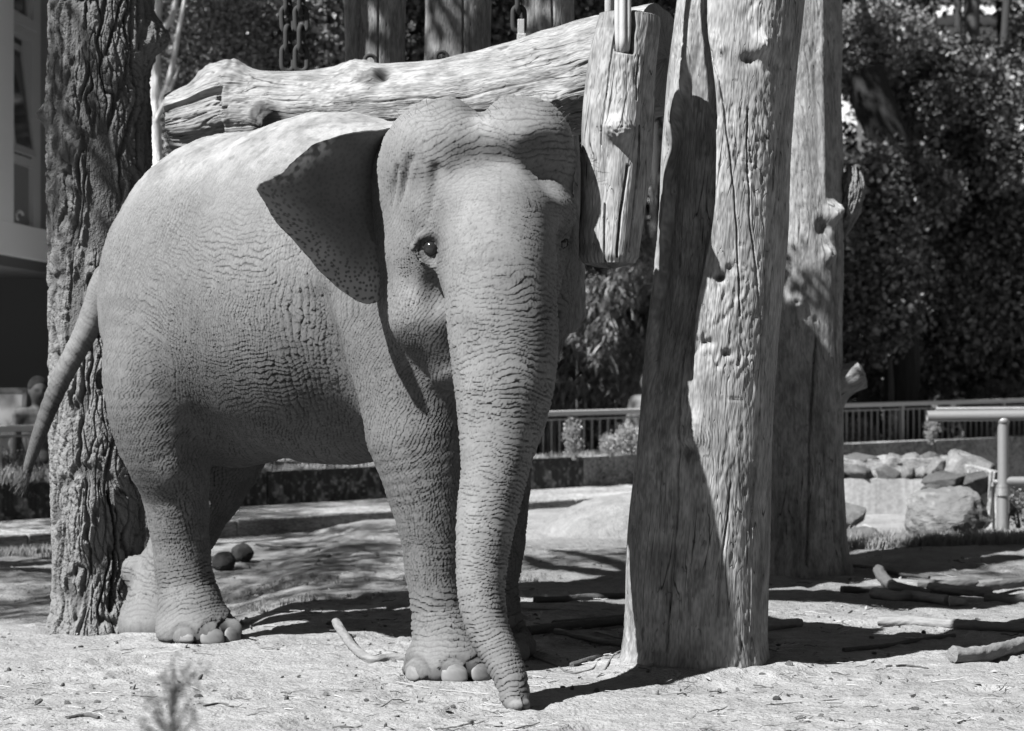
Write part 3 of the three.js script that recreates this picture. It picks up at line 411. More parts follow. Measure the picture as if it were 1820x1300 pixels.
{ // hanging block with strap
  const d = 10.02, q = F / d, path = [[1082, 468, 50], [1082, 455, 54], [1088, 380, 58], [1094, 300, 63], [1100, 200, 64], [1108, 110, 61], [1118, 45, 57], [1119, 28, 54]], py = (s) => 468 - s * q;
  const disp = (th, s, r) => { const y = py(s); let o = grain(th, s, r, 51); const cxx = y > 300 ? 1088 : 1100 + (200 - y) * 0.1, x = cxx + r * q * Math.sin(th);
    // squared by the saw: flat front-left and right faces meeting at an edge
    const f = (a, k) => Math.min(0, r * k / Math.max(0.2, Math.cos(th - a)) - r); o += Math.max(-0.035, Math.min(f(-0.35, 0.93), f(0.9, 0.9)) * smoothstep(y, 60, 180));
    if (Math.abs(th) < 1.2) { const w = 17 + 3 * noise(y * 0.05, 1, 2), in1 = (1 - smoothstep(Math.abs(x - 1107), w - 3, w + 3)) * smoothstep(y, 102, 94); o -= 0.075 * in1; }
    const dd = Math.hypot((x - 1095) / q, (y - 236) / q); o += 0.06 * Math.exp(-Math.pow(dd / 0.052, 4)) * (1 + 0.2 * noise(x * 0.2, y * 0.2, 2)) + 0.012 * Math.exp(-Math.pow(dd / 0.1, 2));
    o += crackLine(th, s, r, [[0.02, 0.25], [0.2, 0.22], [0.42, 0.3]], 0.008, 0.03) + crackLine(th, s, r, [[0.05, 0.75], [0.3, 0.7], [0.6, 0.62]], 0.007, 0.02) + crackLine(th, s, r, [[0.7, 0.45], [0.9, 0.42]], 0.005, 0.016) + crackLine(th, s, r, [[0.5, -0.5], [0.75, -0.45], [1.0, -0.42]], 0.004, 0.014) + crackLine(th, s, r, [[0, -0.2], [0.12, -0.25], [0.25, -0.3]], 0.006, 0.02);
    o -= 0.015 * smoothstep(y, 452, 468) * (0.5 + 0.5 * noise(th * 9, 1, 1)); return o; };
  const g = grp('hanging_wood_block', 'squared block of weathered wood with a knot hanging beside the elephant head', 'wood block', pt(1083, 466, d));
  part('timber', logGeo({ path: path.map(([x, y]) => pt(x, y, d)), radii: path.map((p) => p[2] / q), nu: 170, nv: 220, disp, color: (th, s, dr, r) => 0.205 * woodTone(th, s, r, 53) * (py(s) < 60 ? 0.8 : 1), front: 0.6 }), M.wood, g);
  const sm = new THREE.MeshStandardMaterial({ color: grey(0.24), roughness: 0.6, bumpMap: T.barkB, bumpScale: 0.001 }), df = d - 0.135;
  const st = grp('lifting_strap', 'pale folded hose strap looped through the top of the hanging wood block', 'strap', pt(1106, 96, df));
  for (const [x, w, k] of [[1098, 5.8, 0], [1107, 6.4, -0.012], [1116, 5.8, 0]]) part('strap_band', new THREE.TubeGeometry(new THREE.CatmullRomCurve3([pt(lerp(1104, x, 0.95), -260, df + 0.05), pt(x, -20, df + 0.01 + k), pt(x, 50, df + k), pt(lerp(1107, x, 0.8), 82, df + 0.005 + k), pt(lerp(1107, x, 0.55), 94, df + 0.04), pt(1107, 80, df + 0.09), pt(1107, 40, df + 0.13)]), 60, w / q, 14), sm, st);
  part('strap_band', new THREE.TubeGeometry(new THREE.CatmullRomCurve3([pt(1096, -260, d), pt(1083, -20, d), pt(1083, 40, d + 0.03)]), 20, 8 / q, 12), sm, st);
}
// chains
function chainThing(label, px0, y0, y1, d, len, wid, rad, extra) {
  const o = grp('chain', label, 'chain', pt(px0, y1, d)), q = F / d;
  const lg = (() => { const c = new THREE.CurvePath(), hl = len / 2 - wid / 2, w = wid / 2, p = []; for (let i = 0; i < 24; i++) { const a = i / 24 * Math.PI * 2; p.push(V(Math.cos(a) * w, Math.sin(a) * w + Math.sign(Math.sin(a) || 1) * hl, 0)); } return new THREE.TubeGeometry(new THREE.CatmullRomCurve3(p, true), 40, rad, 8, true); })();
  for (let y = y1 - 18, k = 0; y > y0; y -= (len - 2 * rad * 1.1) * q, k++) { const m = new THREE.Mesh(lg, M.iron); m.name = 'link'; m.castShadow = m.receiveShadow = true; const c = pt(px0, y, d).sub(o.position); m.position.copy(c); m.rotation.y = k % 2 ? 1.35 : 0.25; m.rotation.z = 0.05 * Math.sin(k * 7); o.add(m); }
  if (extra) extra(o); return o;
}
chainThing('left strand of the dark chain pair at the left part of the hanging log', 511, -300, 122, 12.3, 0.135, 0.062, 0.014);
chainThing('right strand of the dark chain pair at the left part of the hanging log', 535, -300, 122, 12.26, 0.135, 0.062, 0.014);
chainThing('chain with a bolted shackle holding the log in front of the rightmost timber', 922, -300, 52, 11.95, 0.13, 0.062, 0.013, (o) => { part('shackle_bolt', mergeGeometries([new RoundedBoxGeometry(0.036, 0.08, 0.036, 2, 0.004).translate(...pt(926, 48, 11.93).toArray()), new RoundedBoxGeometry(0.05, 0.035, 0.05, 2, 0.006).translate(...pt(927, 66, 11.93).toArray())]), M.galv, o); });
// ------------------------------------------------------------------ the elephant
{
  const FW = V(0.66, 0, 0.75).normalize(), RT = V(-0.75, 0, 0.66).normalize(), AX = [FW, RT];
  const R = (px, d) => px * d / F;
  const W = (X, Y, d) => V(X, Y, -d);
  const chain = (l) => l.map(([px, py, d, r]) => ({ p: pt(px, py, d), r: R(r, d) }));
  const smoothChain = (l, n) => { const c = new THREE.CatmullRomCurve3(l.map((q) => q.p), false, 'centripetal'), o = []; for (let i = 0; i <= n; i++) { const t = i / n, f = t * (l.length - 1), a = Math.min(l.length - 2, Math.floor(f)); o.push({ p: c.getPoint(t), r: lerp(l[a].r, l[a + 1].r, f - a) }); } return o; };
  const cones = (l) => l.slice(1).map((q, i) => cone(l[i].p, q.p, l[i].r, q.r));
  const multi = (fs, k) => (x, y, z) => { let d = fs[0](x, y, z); for (let i = 1; i < fs.length; i++) d = smin(d, fs[i](x, y, z), k); return d; };

  const torso = multi([
    ell(W(-1.40, 1.70, 11.65), 0.70, 0.84, 0.68, AX), ell(W(-0.87, 1.745, 11.1), 0.95, 0.845, 0.74, AX), ell(W(-0.28, 1.78, 10.52), 0.55, 0.74, 0.58, AX),
  ], 0.24);
  const neck = cone(W(-0.22, 1.95, 10.5), W(-0.14, 2.0, 10.08), 0.46, 0.40);
  const jowl = cone(pt(688, 480, 10.28), pt(745, 655, 10.24), 0.22, 0.2);
  const trunkL = smoothChain(chain([[890, 400, 9.72, 92], [888, 440, 9.68, 95], [888, 480, 9.65, 97], [892, 560, 9.62, 98], [896, 620, 9.6, 95], [896, 680, 9.57, 88], [892, 740, 9.55, 77], [885, 790, 9.52, 66], [879, 840, 9.49, 58], [868, 900, 9.46, 54], [858, 980, 9.42, 46], [856, 1060, 9.38, 40.5], [868, 1120, 9.34, 36], [890, 1165, 9.3, 32], [909, 1210, 9.26, 28], [916, 1243, 9.24, 25]]), 44);
  const trunk = multi([...cones(trunkL), ell(pt(921, 1252, 9.22), 0.045, 0.03, 0.05)], 0.003);
  const legs = [
    chain([[690, 560, 10.3, 105], [722, 680, 10.26, 98], [742, 770, 10.22, 90], [762, 880, 10.2, 70], [773, 960, 10.2, 59], [778, 1030, 10.2, 52], [784, 1090, 10.19, 50], [795, 1150, 10.16, 62], [800, 1190, 10.14, 72]]),
    chain([[860, 680, 10.8, 80], [892, 840, 10.9, 52], [882, 950, 10.9, 50], [870, 1050, 10.92, 49], [874, 1110, 10.9, 55], [880, 1150, 10.9, 64]]),
    chain([[310, 560, 11.38, 118], [278, 690, 11.34, 92], [293, 790, 11.36, 78], [312, 870, 11.42, 59], [320, 960, 11.45, 49], [332, 1045, 11.45, 50], [341, 1095, 11.42, 60], [349, 1125, 11.4, 66]]),
    chain([[430, 640, 12.1, 112], [405, 790, 12.1, 74], [345, 920, 12.05, 54], [288, 1025, 11.98, 46], [280, 1080, 11.93, 56], [283, 1115, 11.9, 62]]),
  ];
  for (let i = 0; i < 4; i++) legs[i] = smoothChain(legs[i], i % 2 ? 20 : 44);
  const bump = [[], [], [[236 + 70, 830, 11.25, 26]], [[236, 1015, 11.98, 20]]];
  const footC = [[pt(800, 1180, 10.14), 0.205, 0.12, 0.2, 0], [pt(881, 1150, 10.9), 0.185, 0.11, 0.19, 0], [pt(352, 1122, 11.4), 0.2, 0.105, 0.19, 0], [pt(281, 1108, 11.9), 0.195, 0.12, 0.185, -0.055]];
  const toes = [[[808, 1190, 9.985], [737, 1190, 10.05], [853, 1190, 10.01]], [[922, 1142, 10.76], [900, 1154, 10.74]], [[377, 1126, 11.245], [411, 1120, 11.3], [328, 1133, 11.26]], []];
  const toeP = toes.map((l) => l.map((q) => pt(...q)));
  const legF = legs.map((l, i) => { const fs = cones(l), ft = ell(footC[i][0], footC[i][1], footC[i][2], footC[i][3]), base = footC[i][4]; const tf = toes[i].length ? multi(toes[i].map((q) => ell(pt(q[0], q[1], q[2] + 0.03), 0.056, 0.058, 0.032)), 0.012) : null, chainF = multi(fs, 0.0015), bmF = bump[i].length ? multi(bump[i].map((b) => ell(pt(b[0], b[1], b[2]), R(b[3], b[2]), R(b[3], b[2]) * 1.3, R(b[3], b[2]))), 0.05) : null, lg = bmF ? (x, y, z) => smin(chainF(x, y, z), bmF(x, y, z), 0.06) : chainF; return (x, y, z) => smax(smin(smin(lg(x, y, z), ft(x, y, z), 0.06), tf && y < 0.3 ? tf(x, y, z) : 9, 0.025), base + 0.004 - y, 0.03); });
  const legB = legs.map((l) => { const b = new THREE.Box3().setFromPoints(l.map((q) => q.p)); const c = b.getCenter(V()); return [c, b.getSize(V()).length() / 2 + 0.36]; });
  const head0 = multi([
    ell(pt(858, 335, 10.06), 0.39, 0.40, 0.40), ell(pt(725, 330, 10.12), 0.16, 0.27, 0.25),
    ell(pt(784, 272, 9.93), 0.228, 0.232, 0.24), ell(pt(928, 268, 9.91), 0.226, 0.232, 0.24),
    cone(pt(862, 345, 9.86), pt(890, 350, 9.83), 0.18, 0.17),
    cone(pt(888, 366, 9.77), pt(888, 470, 9.71), R(84, 9.8), R(98, 9.7)),
    cone(pt(766, 374, 9.85), pt(815, 362, 9.79), 0.105, 0.10), cone(pt(990, 380, 9.84), pt(950, 362, 9.77), 0.08, 0.09),
    cone(pt(752, 450, 10.0), pt(768, 560, 9.98), R(66, 10), R(66, 10)), cone(pt(766, 560, 9.98), pt(806, 650, 9.98), R(66, 10), R(44, 10)),
    cone(pt(952, 440, 9.98), pt(940, 580, 9.95), R(55, 10), R(42, 10)),
    cone(pt(772, 440, 9.9), pt(830, 470, 9.8), 0.13, 0.16),
  ], 0.09);
  const surfD = (px, py, f, d = 9.2) => { for (let i = 0; i < 200; i++) { const o = pt(px, py, d), q = f(o.x, o.y, o.z); if (q < 0.0005) break; d += Math.max(0.001, q * 0.8); } return d; };
  const onH = (px, py, k = 0) => pt(px, py, surfD(px, py, head0) + k);
  const EYE_C = onH(766, 441), EYE_C2 = onH(1000, 432);
  const hollow = [[ell(onH(878, 288), 0.15, 0.05, 0.075), 0.13], [ell(onH(972, 298), 0.07, 0.09, 0.06), 0.11], [ell(onH(776, 520), 0.05, 0.08, 0.05), 0.07],
    [ell(onH(767, 443), 0.062, 0.062, 0.036), 0.03], [ell(EYE_C2, 0.05, 0.06, 0.03), 0.03], [cone(onH(775, 300), onH(766, 385), 0.006, 0.004), 0.045], [cone(onH(728, 285), onH(708, 395), 0.005, 0.005), 0.04], [cone(onH(706, 300), onH(697, 400), 0.005, 0.005), 0.03], [ell(pt(852, 165, 9.85), 0.035, 0.07, 0.4), 0.12]];
  const eye = (px, py, k) => pt(px, py, surfD(766, 441, head0) + k);
  const ring = [[734, 441, 0.034], [746, 423, 0.02], [768, 414, 0.008], [790, 422, 0.008], [800, 440, 0.014], [790, 464, 0.014], [770, 474, 0.014], [750, 466, 0.024]], lids = ring.map((q, i) => { const r2 = ring[(i + 1) % ring.length]; return cone(eye(...q), eye(...r2), i < 4 ? 0.0125 : 0.0095, i < 3 ? 0.0125 : 0.0095); });
  const lidF = multi(lids, 0.012);
  const head = (x, y, z) => { let d = head0(x, y, z); if (d < 0.15) { for (const [h, k] of hollow) d = smax(d, -h(x, y, z), k); d = smin(d, lidF(x, y, z), 0.012); } return d; };
  const tailL = smoothChain(chain([[200, 505, 11.85, 40], [176, 540, 11.84, 25], [150, 595, 11.82, 20], [118, 655, 11.8, 17.5], [92, 712, 11.8, 15], [72, 765, 11.8, 12.5], [58, 805, 11.8, 9.5], [46, 838, 11.8, 6]]), 20);
  const tail = multi(cones(tailL), 0.02);
  const headC = pt(858, 400, 9.95), trunkB = pt(885, 820, 9.5), tailB = pt(120, 660, 11.8);
  const far = (x, y, z, c, r) => Math.hypot(x - c.x, y - c.y, z - c.z) - r;
  const grooves = [[cone(pt(350, 765, 11.07), pt(374, 820, 11.15), 0.02, 0.035), 0.14], [cone(pt(560, 540, 10.17), pt(625, 730, 10.25), 0.035, 0.05), 0.10]];
  const GD = { b: 9, h: 9, t: 9, l: [9, 9, 9, 9], tl: 9 };
  const body = (x, y, z) => {
    let b = torso(x, y, z), d = smin(b, neck(x, y, z), 0.2); d = smin(d, jowl(x, y, z), 0.1); GD.b = d; GD.h = GD.t = GD.tl = 9; GD.l[0] = GD.l[1] = GD.l[2] = GD.l[3] = 9;
    for (let i = 0; i < 4; i++) if (far(x, y, z, legB[i][0], legB[i][1]) < Math.max(d, 0) + 0.2) { const q = GD.l[i] = legF[i](x, y, z); d = smin(d, q, i === 0 ? 0.11 : i === 2 ? 0.08 : 0.1); }
    if (d < 0.2) for (const [gf, k] of grooves) d = smax(d, -gf(x, y, z), k);
    let ht = 9;
    if (far(x, y, z, headC, 0.62) < Math.max(d, 0) + 0.2) ht = GD.h = head(x, y, z);
    if (far(x, y, z, trunkB, 1.2) < Math.max(d, 0) + 0.2) { const q = GD.t = trunk(x, y, z); ht = smin(ht, q, 0.05); }
    d = smin(d, ht, 0.06);
    if (far(x, y, z, tailB, 0.75) < Math.max(d, 0) + 0.2) { const q = GD.tl = tail(x, y, z); d = smin(d, q, 0.05); }
    return d;
  };
  const H = 0.0118;
  let { pos, idx } = meshSDF(body, V(-2.75, -0.12, -12.75), V(0.75, 2.85, -8.95), H);
  const flagOf = (g) => { const n = g.attributes.normal, p = g.attributes.position, fl = new Uint8Array(p.count); for (let i = 0; i < p.count; i++) { const x = -p.getX(i), y = EYE - p.getY(i), z = -p.getZ(i), l = Math.hypot(x, y, z); fl[i] = (n.getX(i) * x + n.getY(i) * y + n.getZ(i) * z) / l > -0.05 ? 1 : 0; } return fl; };
  let g = geoFrom(pos, idx);
  const fl = flagOf(g);
  ({ pos, idx } = refine(pos, idx, fl, null));
  g = geoFrom(pos, idx);
  { // settle new points on the surface
    const p = g.attributes.position, n = g.attributes.normal;
    for (let i = fl.length; i < p.count; i++) { const d = body(p.getX(i), p.getY(i), p.getZ(i)); p.setXYZ(i, p.getX(i) - n.getX(i) * d, p.getY(i) - n.getY(i) * d, p.getZ(i) - n.getZ(i) * d); }
    g.computeVertexNormals();
  }
  // skin: wrinkles laid along each body part, as relief plus crease shade painted dark
  const sOf = (l) => { let s = 0; return l.map((q, i) => (i ? (s += q.p.distanceTo(l[i - 1].p)) : 0)); };
  const tS = sOf(trunkL), lS = legs.map(sOf), tlS = sOf(tailL), CO = { s: 0, th: 0, r: 0 };
  const coord = (l, S, x, y, z) => { let best = 9, o = CO; for (let i = 0; i + 1 < l.length; i++) { const a = l[i].p, b = l[i + 1].p, bx = b.x - a.x, by = b.y - a.y, bz = b.z - a.z, q = bx * bx + by * by + bz * bz, t = clamp(((x - a.x) * bx + (y - a.y) * by + (z - a.z) * bz) / q, 0, 1), ex = x - a.x - t * bx, ey = y - a.y - t * by, ez = z - a.z - t * bz, d = ex * ex + ey * ey + ez * ez; if (d < best) { best = d; o.s = lerp(S[i], S[i + 1], t); o.th = Math.atan2(ex, ez); o.r = l[i].r; } } return o; };
  const crack = (f, w) => 1 - smoothstep(f, 0, w);
  // a family of creases: main lines at angle a, shorter ones across, domed skin between
  let hatchK = 0;
  const hatch = (u, v, a, sp, sd) => {
    const c = Math.cos(a), s = Math.sin(a), p = u * c + v * s, q = -u * s + v * c, w = noise(p / sp * 0.16, q / sp * 0.16, sd);
    const f = q / sp + 1.3 * w + 3.2 * noise(p / sp * 0.045, q / sp * 0.035, sd + 20) + 0.35 * noise(p / sp * 0.6, q / sp * 0.5, sd + 3), k = Math.round(f), e = Math.abs(f - k), m1 = smoothstep(noise(p / sp * 0.17, k * 3.71, sd + 1), -0.42, -0.02), l1 = (1 - smoothstep(e, 0, 0.2)) * m1;
    const g = p / sp * 0.75 + 0.9 * w + k * 0.47 + 0.5 * noise(p / sp * 0.5, q / sp * 0.8, sd + 9), j = Math.round(g), e2 = Math.abs(g - j), l2 = (1 - smoothstep(e2, 0, 0.17)) * smoothstep(noise(j * 2.3, k * 5.1, sd + 5), -0.25, 0.1);
    hatchK = Math.max(l1, 0.65 * l2); return 0.45 * Math.sqrt(Math.max(0, (1 - 4 * (0.5 - Math.min(0.5, e)) ** 2))) - 0.45 - l1 - 0.6 * l2 + 0.45;
  };
  const LY = (px, py, rx, ry, a, sp, dp, sd, sag = 0, bend = 0) => ({ x: (px - 910) / 375, y: EYE - (py - 620) / 375, rx: rx / 375, ry: ry / 375, a, sp, dp, sd, sag, bend });
  const LAY = [LY(430, 455, 150, 75, -0.05, 0.024, 0.0042, 1, -0.5), LY(270, 560, 95, 90, -0.5, 0.019, 0.0036, 2), LY(240, 690, 70, 110, -1.0, 0.016, 0.0034, 3), LY(575, 440, 80, 120, 1.5, 0.02, 0.0036, 4), LY(560, 600, 60, 120, 1.45, 0.038, 0.0085, 5), LY(330, 640, 40, 110, 1.25, 0.03, 0.005, 15), LY(490, 665, 110, 60, 0.1, 0.021, 0.0046, 6), LY(300, 370, 60, 60, 1.15, 0.026, 0.0038, 7), LY(420, 580, 120, 90, 1.35, 0.017, 0.003, 8), LY(640, 560, 70, 90, 0.75, 0.015, 0.003, 9), LY(720, 690, 90, 80, -0.65, 0.019, 0.0042, 10), LY(190, 480, 50, 80, 1.2, 0.022, 0.0024, 11), LY(370, 690, 70, 80, 1.2, 0.016, 0.0034, 12), LY(690, 200, 40, 60, 1.0, 0.03, 0.006, 13), LY(400, 320, 120, 50, 1.4, 0.02, 0.0018, 14)];
  const ridge = (x, y, z) => { const v = Math.abs(noise(x, y, z)); return 1 - smoothstep(v, 0, 0.16); };
  const p = g.attributes.position, n = g.attributes.normal, np = new Float32Array(p.count * 3), col = new Float32Array(p.count * 3);
  for (let i = 0; i < p.count; i++) {
    const x = p.getX(i), y = p.getY(i), z = p.getZ(i), nX = n.getX(i), nY = n.getY(i), nZ = n.getZ(i);
    let D = 0, dark = 0, tone = 1;
    const vis = (nX * -x + nY * (EYE - y) + nZ * -z) > -0.15 * Math.abs(z);
    if (vis) {
      body(x, y, z);
      let m = Math.min(GD.b, GD.h, GD.t, GD.tl, ...GD.l), ws = 0; const w = (d) => { const q = Math.exp(-(d - m) / 0.035); ws += q; return q; };
      const wb = w(GD.b), wh = w(GD.h), wt = w(GD.t), wtl = w(GD.tl), wl = GD.l.map(w);
      const wx = 0.05 * noise(x * 3, y * 3, z * 3), wy = 0.05 * noise(x * 3 + 7, y * 3, z * 3 + 3), wz = 0.05 * noise(x * 3, y * 3 + 9, z * 3);
      if (wb / ws > 0.03) {
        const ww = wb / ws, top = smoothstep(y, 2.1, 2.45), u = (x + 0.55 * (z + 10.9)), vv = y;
        let d1 = 0, k1 = 0, sw = 0;
        for (const L of LAY) { const m = Math.exp(-(((x - L.x) / L.rx) ** 2) - ((y - L.y) / L.ry) ** 2); if (m < 0.04) continue; const q = hatch(u + L.bend * (y - L.y) * (y - L.y), vv + L.sag * (x - L.x) * (x - L.x), L.a, L.sp, L.sd); d1 += m * L.dp * q; k1 += m * hatchK * Math.min(1, L.dp / 0.003); sw += m; }
        const base = hatch(u, vv, 0.95, 0.016, 40), bk = hatchK, rest = clamp(1 - sw * 0.7, 0.25, 1);
        const q = worley(x * 85, y * 85, z * 85), c3 = crack(q.f2 - q.f1, 0.22);
        const am = (1 - 0.8 * top) * (1.1 + 0.6 * noise(x * 2.3 + 5, y * 2.3, z * 2.3));
        D += ww * 0.01 * (1 - top) * noise(x * 3.2, y * 2.4, z * 3.2) + ww * am * (d1 + rest * 0.0024 * base - 0.0009 * c3) + ww * (0.003 * noise(x * 10, y * 10, z * 10) + 0.0012 * noise(x * 38, y * 38, z * 38));
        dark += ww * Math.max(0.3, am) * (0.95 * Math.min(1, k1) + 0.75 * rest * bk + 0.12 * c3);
        tone += ww * (0.95 * top * (0.5 + 0.8 * noise(x * 6, y * 6, z * 6) + 0.4 * noise(x * 21, y * 21, z * 21)) + 0.12 * noise(x * 3, y * 3, z * 3));  // mottling, with the sunlit top of the back painted paler
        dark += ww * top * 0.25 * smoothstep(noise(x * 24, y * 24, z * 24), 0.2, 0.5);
      }
      for (let k = 0; k < 4; k++) if (wl[k] / ws > 0.03) {
        const c = coord(legs[k], lS[k], x, y, z), s = c.s, rr = Math.max(c.r, 0.13), T = c.th * rr, S = s, Lt = lS[k][lS[k].length - 1], low = smoothstep(s, Lt - 0.42, Lt - 0.3), foot = smoothstep(y, 0.19, 0.1), hi = smoothstep(s, Lt - 0.75, Lt - 1.05);
        const ww = wl[k] / ws, front = k < 2 ? 1 : 0;
        const v1 = hatch(T, S + 0.5 * T * front, 1.42, 0.0155, 60 + k), kv = hatchK, v2 = hatch(T, S, 0.03, 0.023, 70 + k), k2 = hatchK, v3 = hatch(T, S, -0.75, 0.015, 80 + k), k3 = hatchK;
        const knee = Math.exp(-(((s - (Lt - 0.52)) / 0.1) ** 2)), q = worley(x * 85, y * 85, z * 85), c3 = crack(q.f2 - q.f1, 0.22);
        const am = 1 - 0.6 * foot, a1 = (1 - low) * (1 - 0.7 * hi), a2 = low + 0.35 * knee, a3 = 0.9 * hi + 0.35 * (1 - low);
        D += ww * am * (0.0032 * a1 * v1 + 0.0046 * a2 * v2 + 0.0024 * a3 * v3 - 0.0009 * c3) + ww * (0.004 * noise(T * 8, S * 8, k) + 0.006 * foot * noise(T * 14, S * 4, k) + 0.0012 * noise(x * 38, y * 38, z * 38));
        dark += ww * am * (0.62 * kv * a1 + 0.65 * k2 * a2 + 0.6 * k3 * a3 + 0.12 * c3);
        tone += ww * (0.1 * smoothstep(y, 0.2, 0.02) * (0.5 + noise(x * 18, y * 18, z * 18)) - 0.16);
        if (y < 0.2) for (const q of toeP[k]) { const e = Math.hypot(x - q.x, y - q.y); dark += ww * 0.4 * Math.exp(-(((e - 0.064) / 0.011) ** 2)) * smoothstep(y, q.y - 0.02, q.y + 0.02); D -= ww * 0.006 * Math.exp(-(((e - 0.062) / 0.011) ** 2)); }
      }
      if (wt / ws > 0.03) {
        const c = coord(trunkL, tS, x, y, z), s = c.s, sp = lerp(0.029, 0.0175, smoothstep(s, 0.25, 1.3)), ph = s < 1.3 ? s / 0.029 + (s * s) * 8.5 : s / 0.029 + 14.4 + (s - 1.3) * 22;
        const T = c.th * c.r, f = ph + 2.1 * noise(T * 5, s * 4, 2) + 0.8 * noise(T * 13, s * 11, 7) + 0.4 * noise(T * 30, s * 24, 5), fr = f - Math.floor(f), k = Math.floor(f), e = Math.min(fr, 1 - fr), cr = crack(e, 0.2) * smoothstep(noise(T * 9, k * 3.7, 1), -0.35, 0.1);
        const lk = T * 62 + 0.8 * noise(T * 9, s * 11, 8) + k * 0.37, lf = Math.abs(lk - Math.round(lk)), lc = crack(lf, 0.17) * smoothstep(noise(T * 11, s * 9, 33), -0.1, 0.3);
        const am = 0.55 + 0.45 * smoothstep(s, 0.15, 0.5), ww = wt / ws;
        D += ww * am * (-0.0046 * cr + 0.0022 * Math.sin(Math.PI * fr) - 0.0024 * lc + 0.002 * noise(T * 30, s * 30, 4));
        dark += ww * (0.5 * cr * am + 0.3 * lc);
        const q = worley(x * 62, y * 62, z * 62); dark += ww * 0.5 * (1 - smoothstep(q.f1, 0.16, 0.34)) * smoothstep(s, 1.4, 0.6);
        tone += ww * 0.1 * noise(T * 8, s * 5, 2);
      }
      if (wh / ws > 0.03) {
        const ww = wh / ws, q1 = worley(x * 75, y * 75, z * 75), c2 = crack(q1.f2 - q1.f1, 0.22), f1 = q1.f1;
        const hx = x + 0.14, dome = smoothstep(y, 2.08, 2.2), side = smoothstep(-x, 0.36, 0.47), chk = smoothstep(y, 1.8, 1.65) * smoothstep(-x, 0.15, 0.3), mid = (1 - dome) * (1 - side) * (1 - chk);
        const h1 = hatch(x + 0.2 * y, y + 0.35 * Math.abs(hx) - 0.35 * hx * hx, 0.1, 0.024, 90), n1 = hatchK, h2 = hatch(x + 0.6 * z, y + 0.3 * x, 1.45, 0.018, 91), n2 = hatchK, h3 = hatch(x + 0.3 * z, y, 1.1, 0.015, 92), n3 = hatchK, h4 = hatch(x, y + 0.9 * hx * hx, 0.12, 0.016, 93), n4 = hatchK;
        const e = Math.hypot(x - EYE_C.x, (y - EYE_C.y) * 0.85), er = smoothstep(e, 0.035, 0.05) * (1 - smoothstep(e, 0.08, 0.13)), rg = e * 78 + 0.9 * noise(x * 14, y * 14, 1), ef = Math.abs(rg - Math.round(rg)), ec = crack(ef, 0.24) * er;
        D += ww * (0.0021 * dome * h1 * (1 - side) + 0.0055 * side * h2 + 0.0026 * chk * h3 + 0.0026 * mid * h4 - 0.0008 * c2 - 0.0036 * ec + 0.003 * noise(x * 11, y * 11, z * 11));
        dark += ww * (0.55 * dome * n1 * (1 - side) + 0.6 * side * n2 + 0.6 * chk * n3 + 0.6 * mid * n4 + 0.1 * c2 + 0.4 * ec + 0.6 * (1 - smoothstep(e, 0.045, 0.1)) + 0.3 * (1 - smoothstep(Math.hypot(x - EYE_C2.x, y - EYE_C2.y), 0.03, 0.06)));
        const pinkC = Math.exp(-((x + 0.14) ** 2) / 0.003 - ((y - 2.42) ** 2) / 0.006) + 0.7 * Math.exp(-((x + 0.11) ** 2) / 0.0008 - ((y - 2.39) ** 2) / 0.0008);
        tone += ww * (0.45 * pinkC * smoothstep(noise(x * 25, y * 25, 1), -0.3, 0.2) + 0.12 * noise(x * 9, y * 9, z * 9));
        dark += ww * 0.6 * (1 - smoothstep(f1, 0.17, 0.34)) * (1 - smoothstep(y, 2.06, 2.18)) * smoothstep(x, -0.34, -0.2);
      }
      if (wtl / ws > 0.03) { const c = coord(tailL, tlS, x, y, z), hq = hatch(c.th * 0.06, c.s, 0.25, 0.02, 99), r = hatchK * 0.8; D -= wtl / ws * 0.0025 * r; dark += wtl / ws * (0.45 * r + 0.15 + 0.4 * smoothstep(c.s, 0.4, 0.75)); }
    }
    D = clamp(D * 2.6, -0.045, 0.04);
    np[i * 3] = x + nX * D; np[i * 3 + 1] = y + nY * D; np[i * 3 + 2] = z + nZ * D;
    const big = 1 + 0.3 * fbm(x * 2.2, y * 2.2, z * 2.2, 4) + 0.22 * fbm(x * 13, y * 13, z * 13, 3) + 0.12 * noise(x * 60, y * 60, z * 60) + 0.2 * (hsh(i, 3, 5, 1) - 0.5);
    const belly = 1 - 0.42 * smoothstep(-nY, 0.1, 0.8);  // downward-facing skin painted darker to deepen the shade underneath
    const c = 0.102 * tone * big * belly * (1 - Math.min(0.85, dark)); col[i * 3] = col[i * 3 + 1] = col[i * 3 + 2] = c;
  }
  g.setAttribute('position', new THREE.BufferAttribute(np, 3)); g.setAttribute('color', new THREE.BufferAttribute(col, 3));

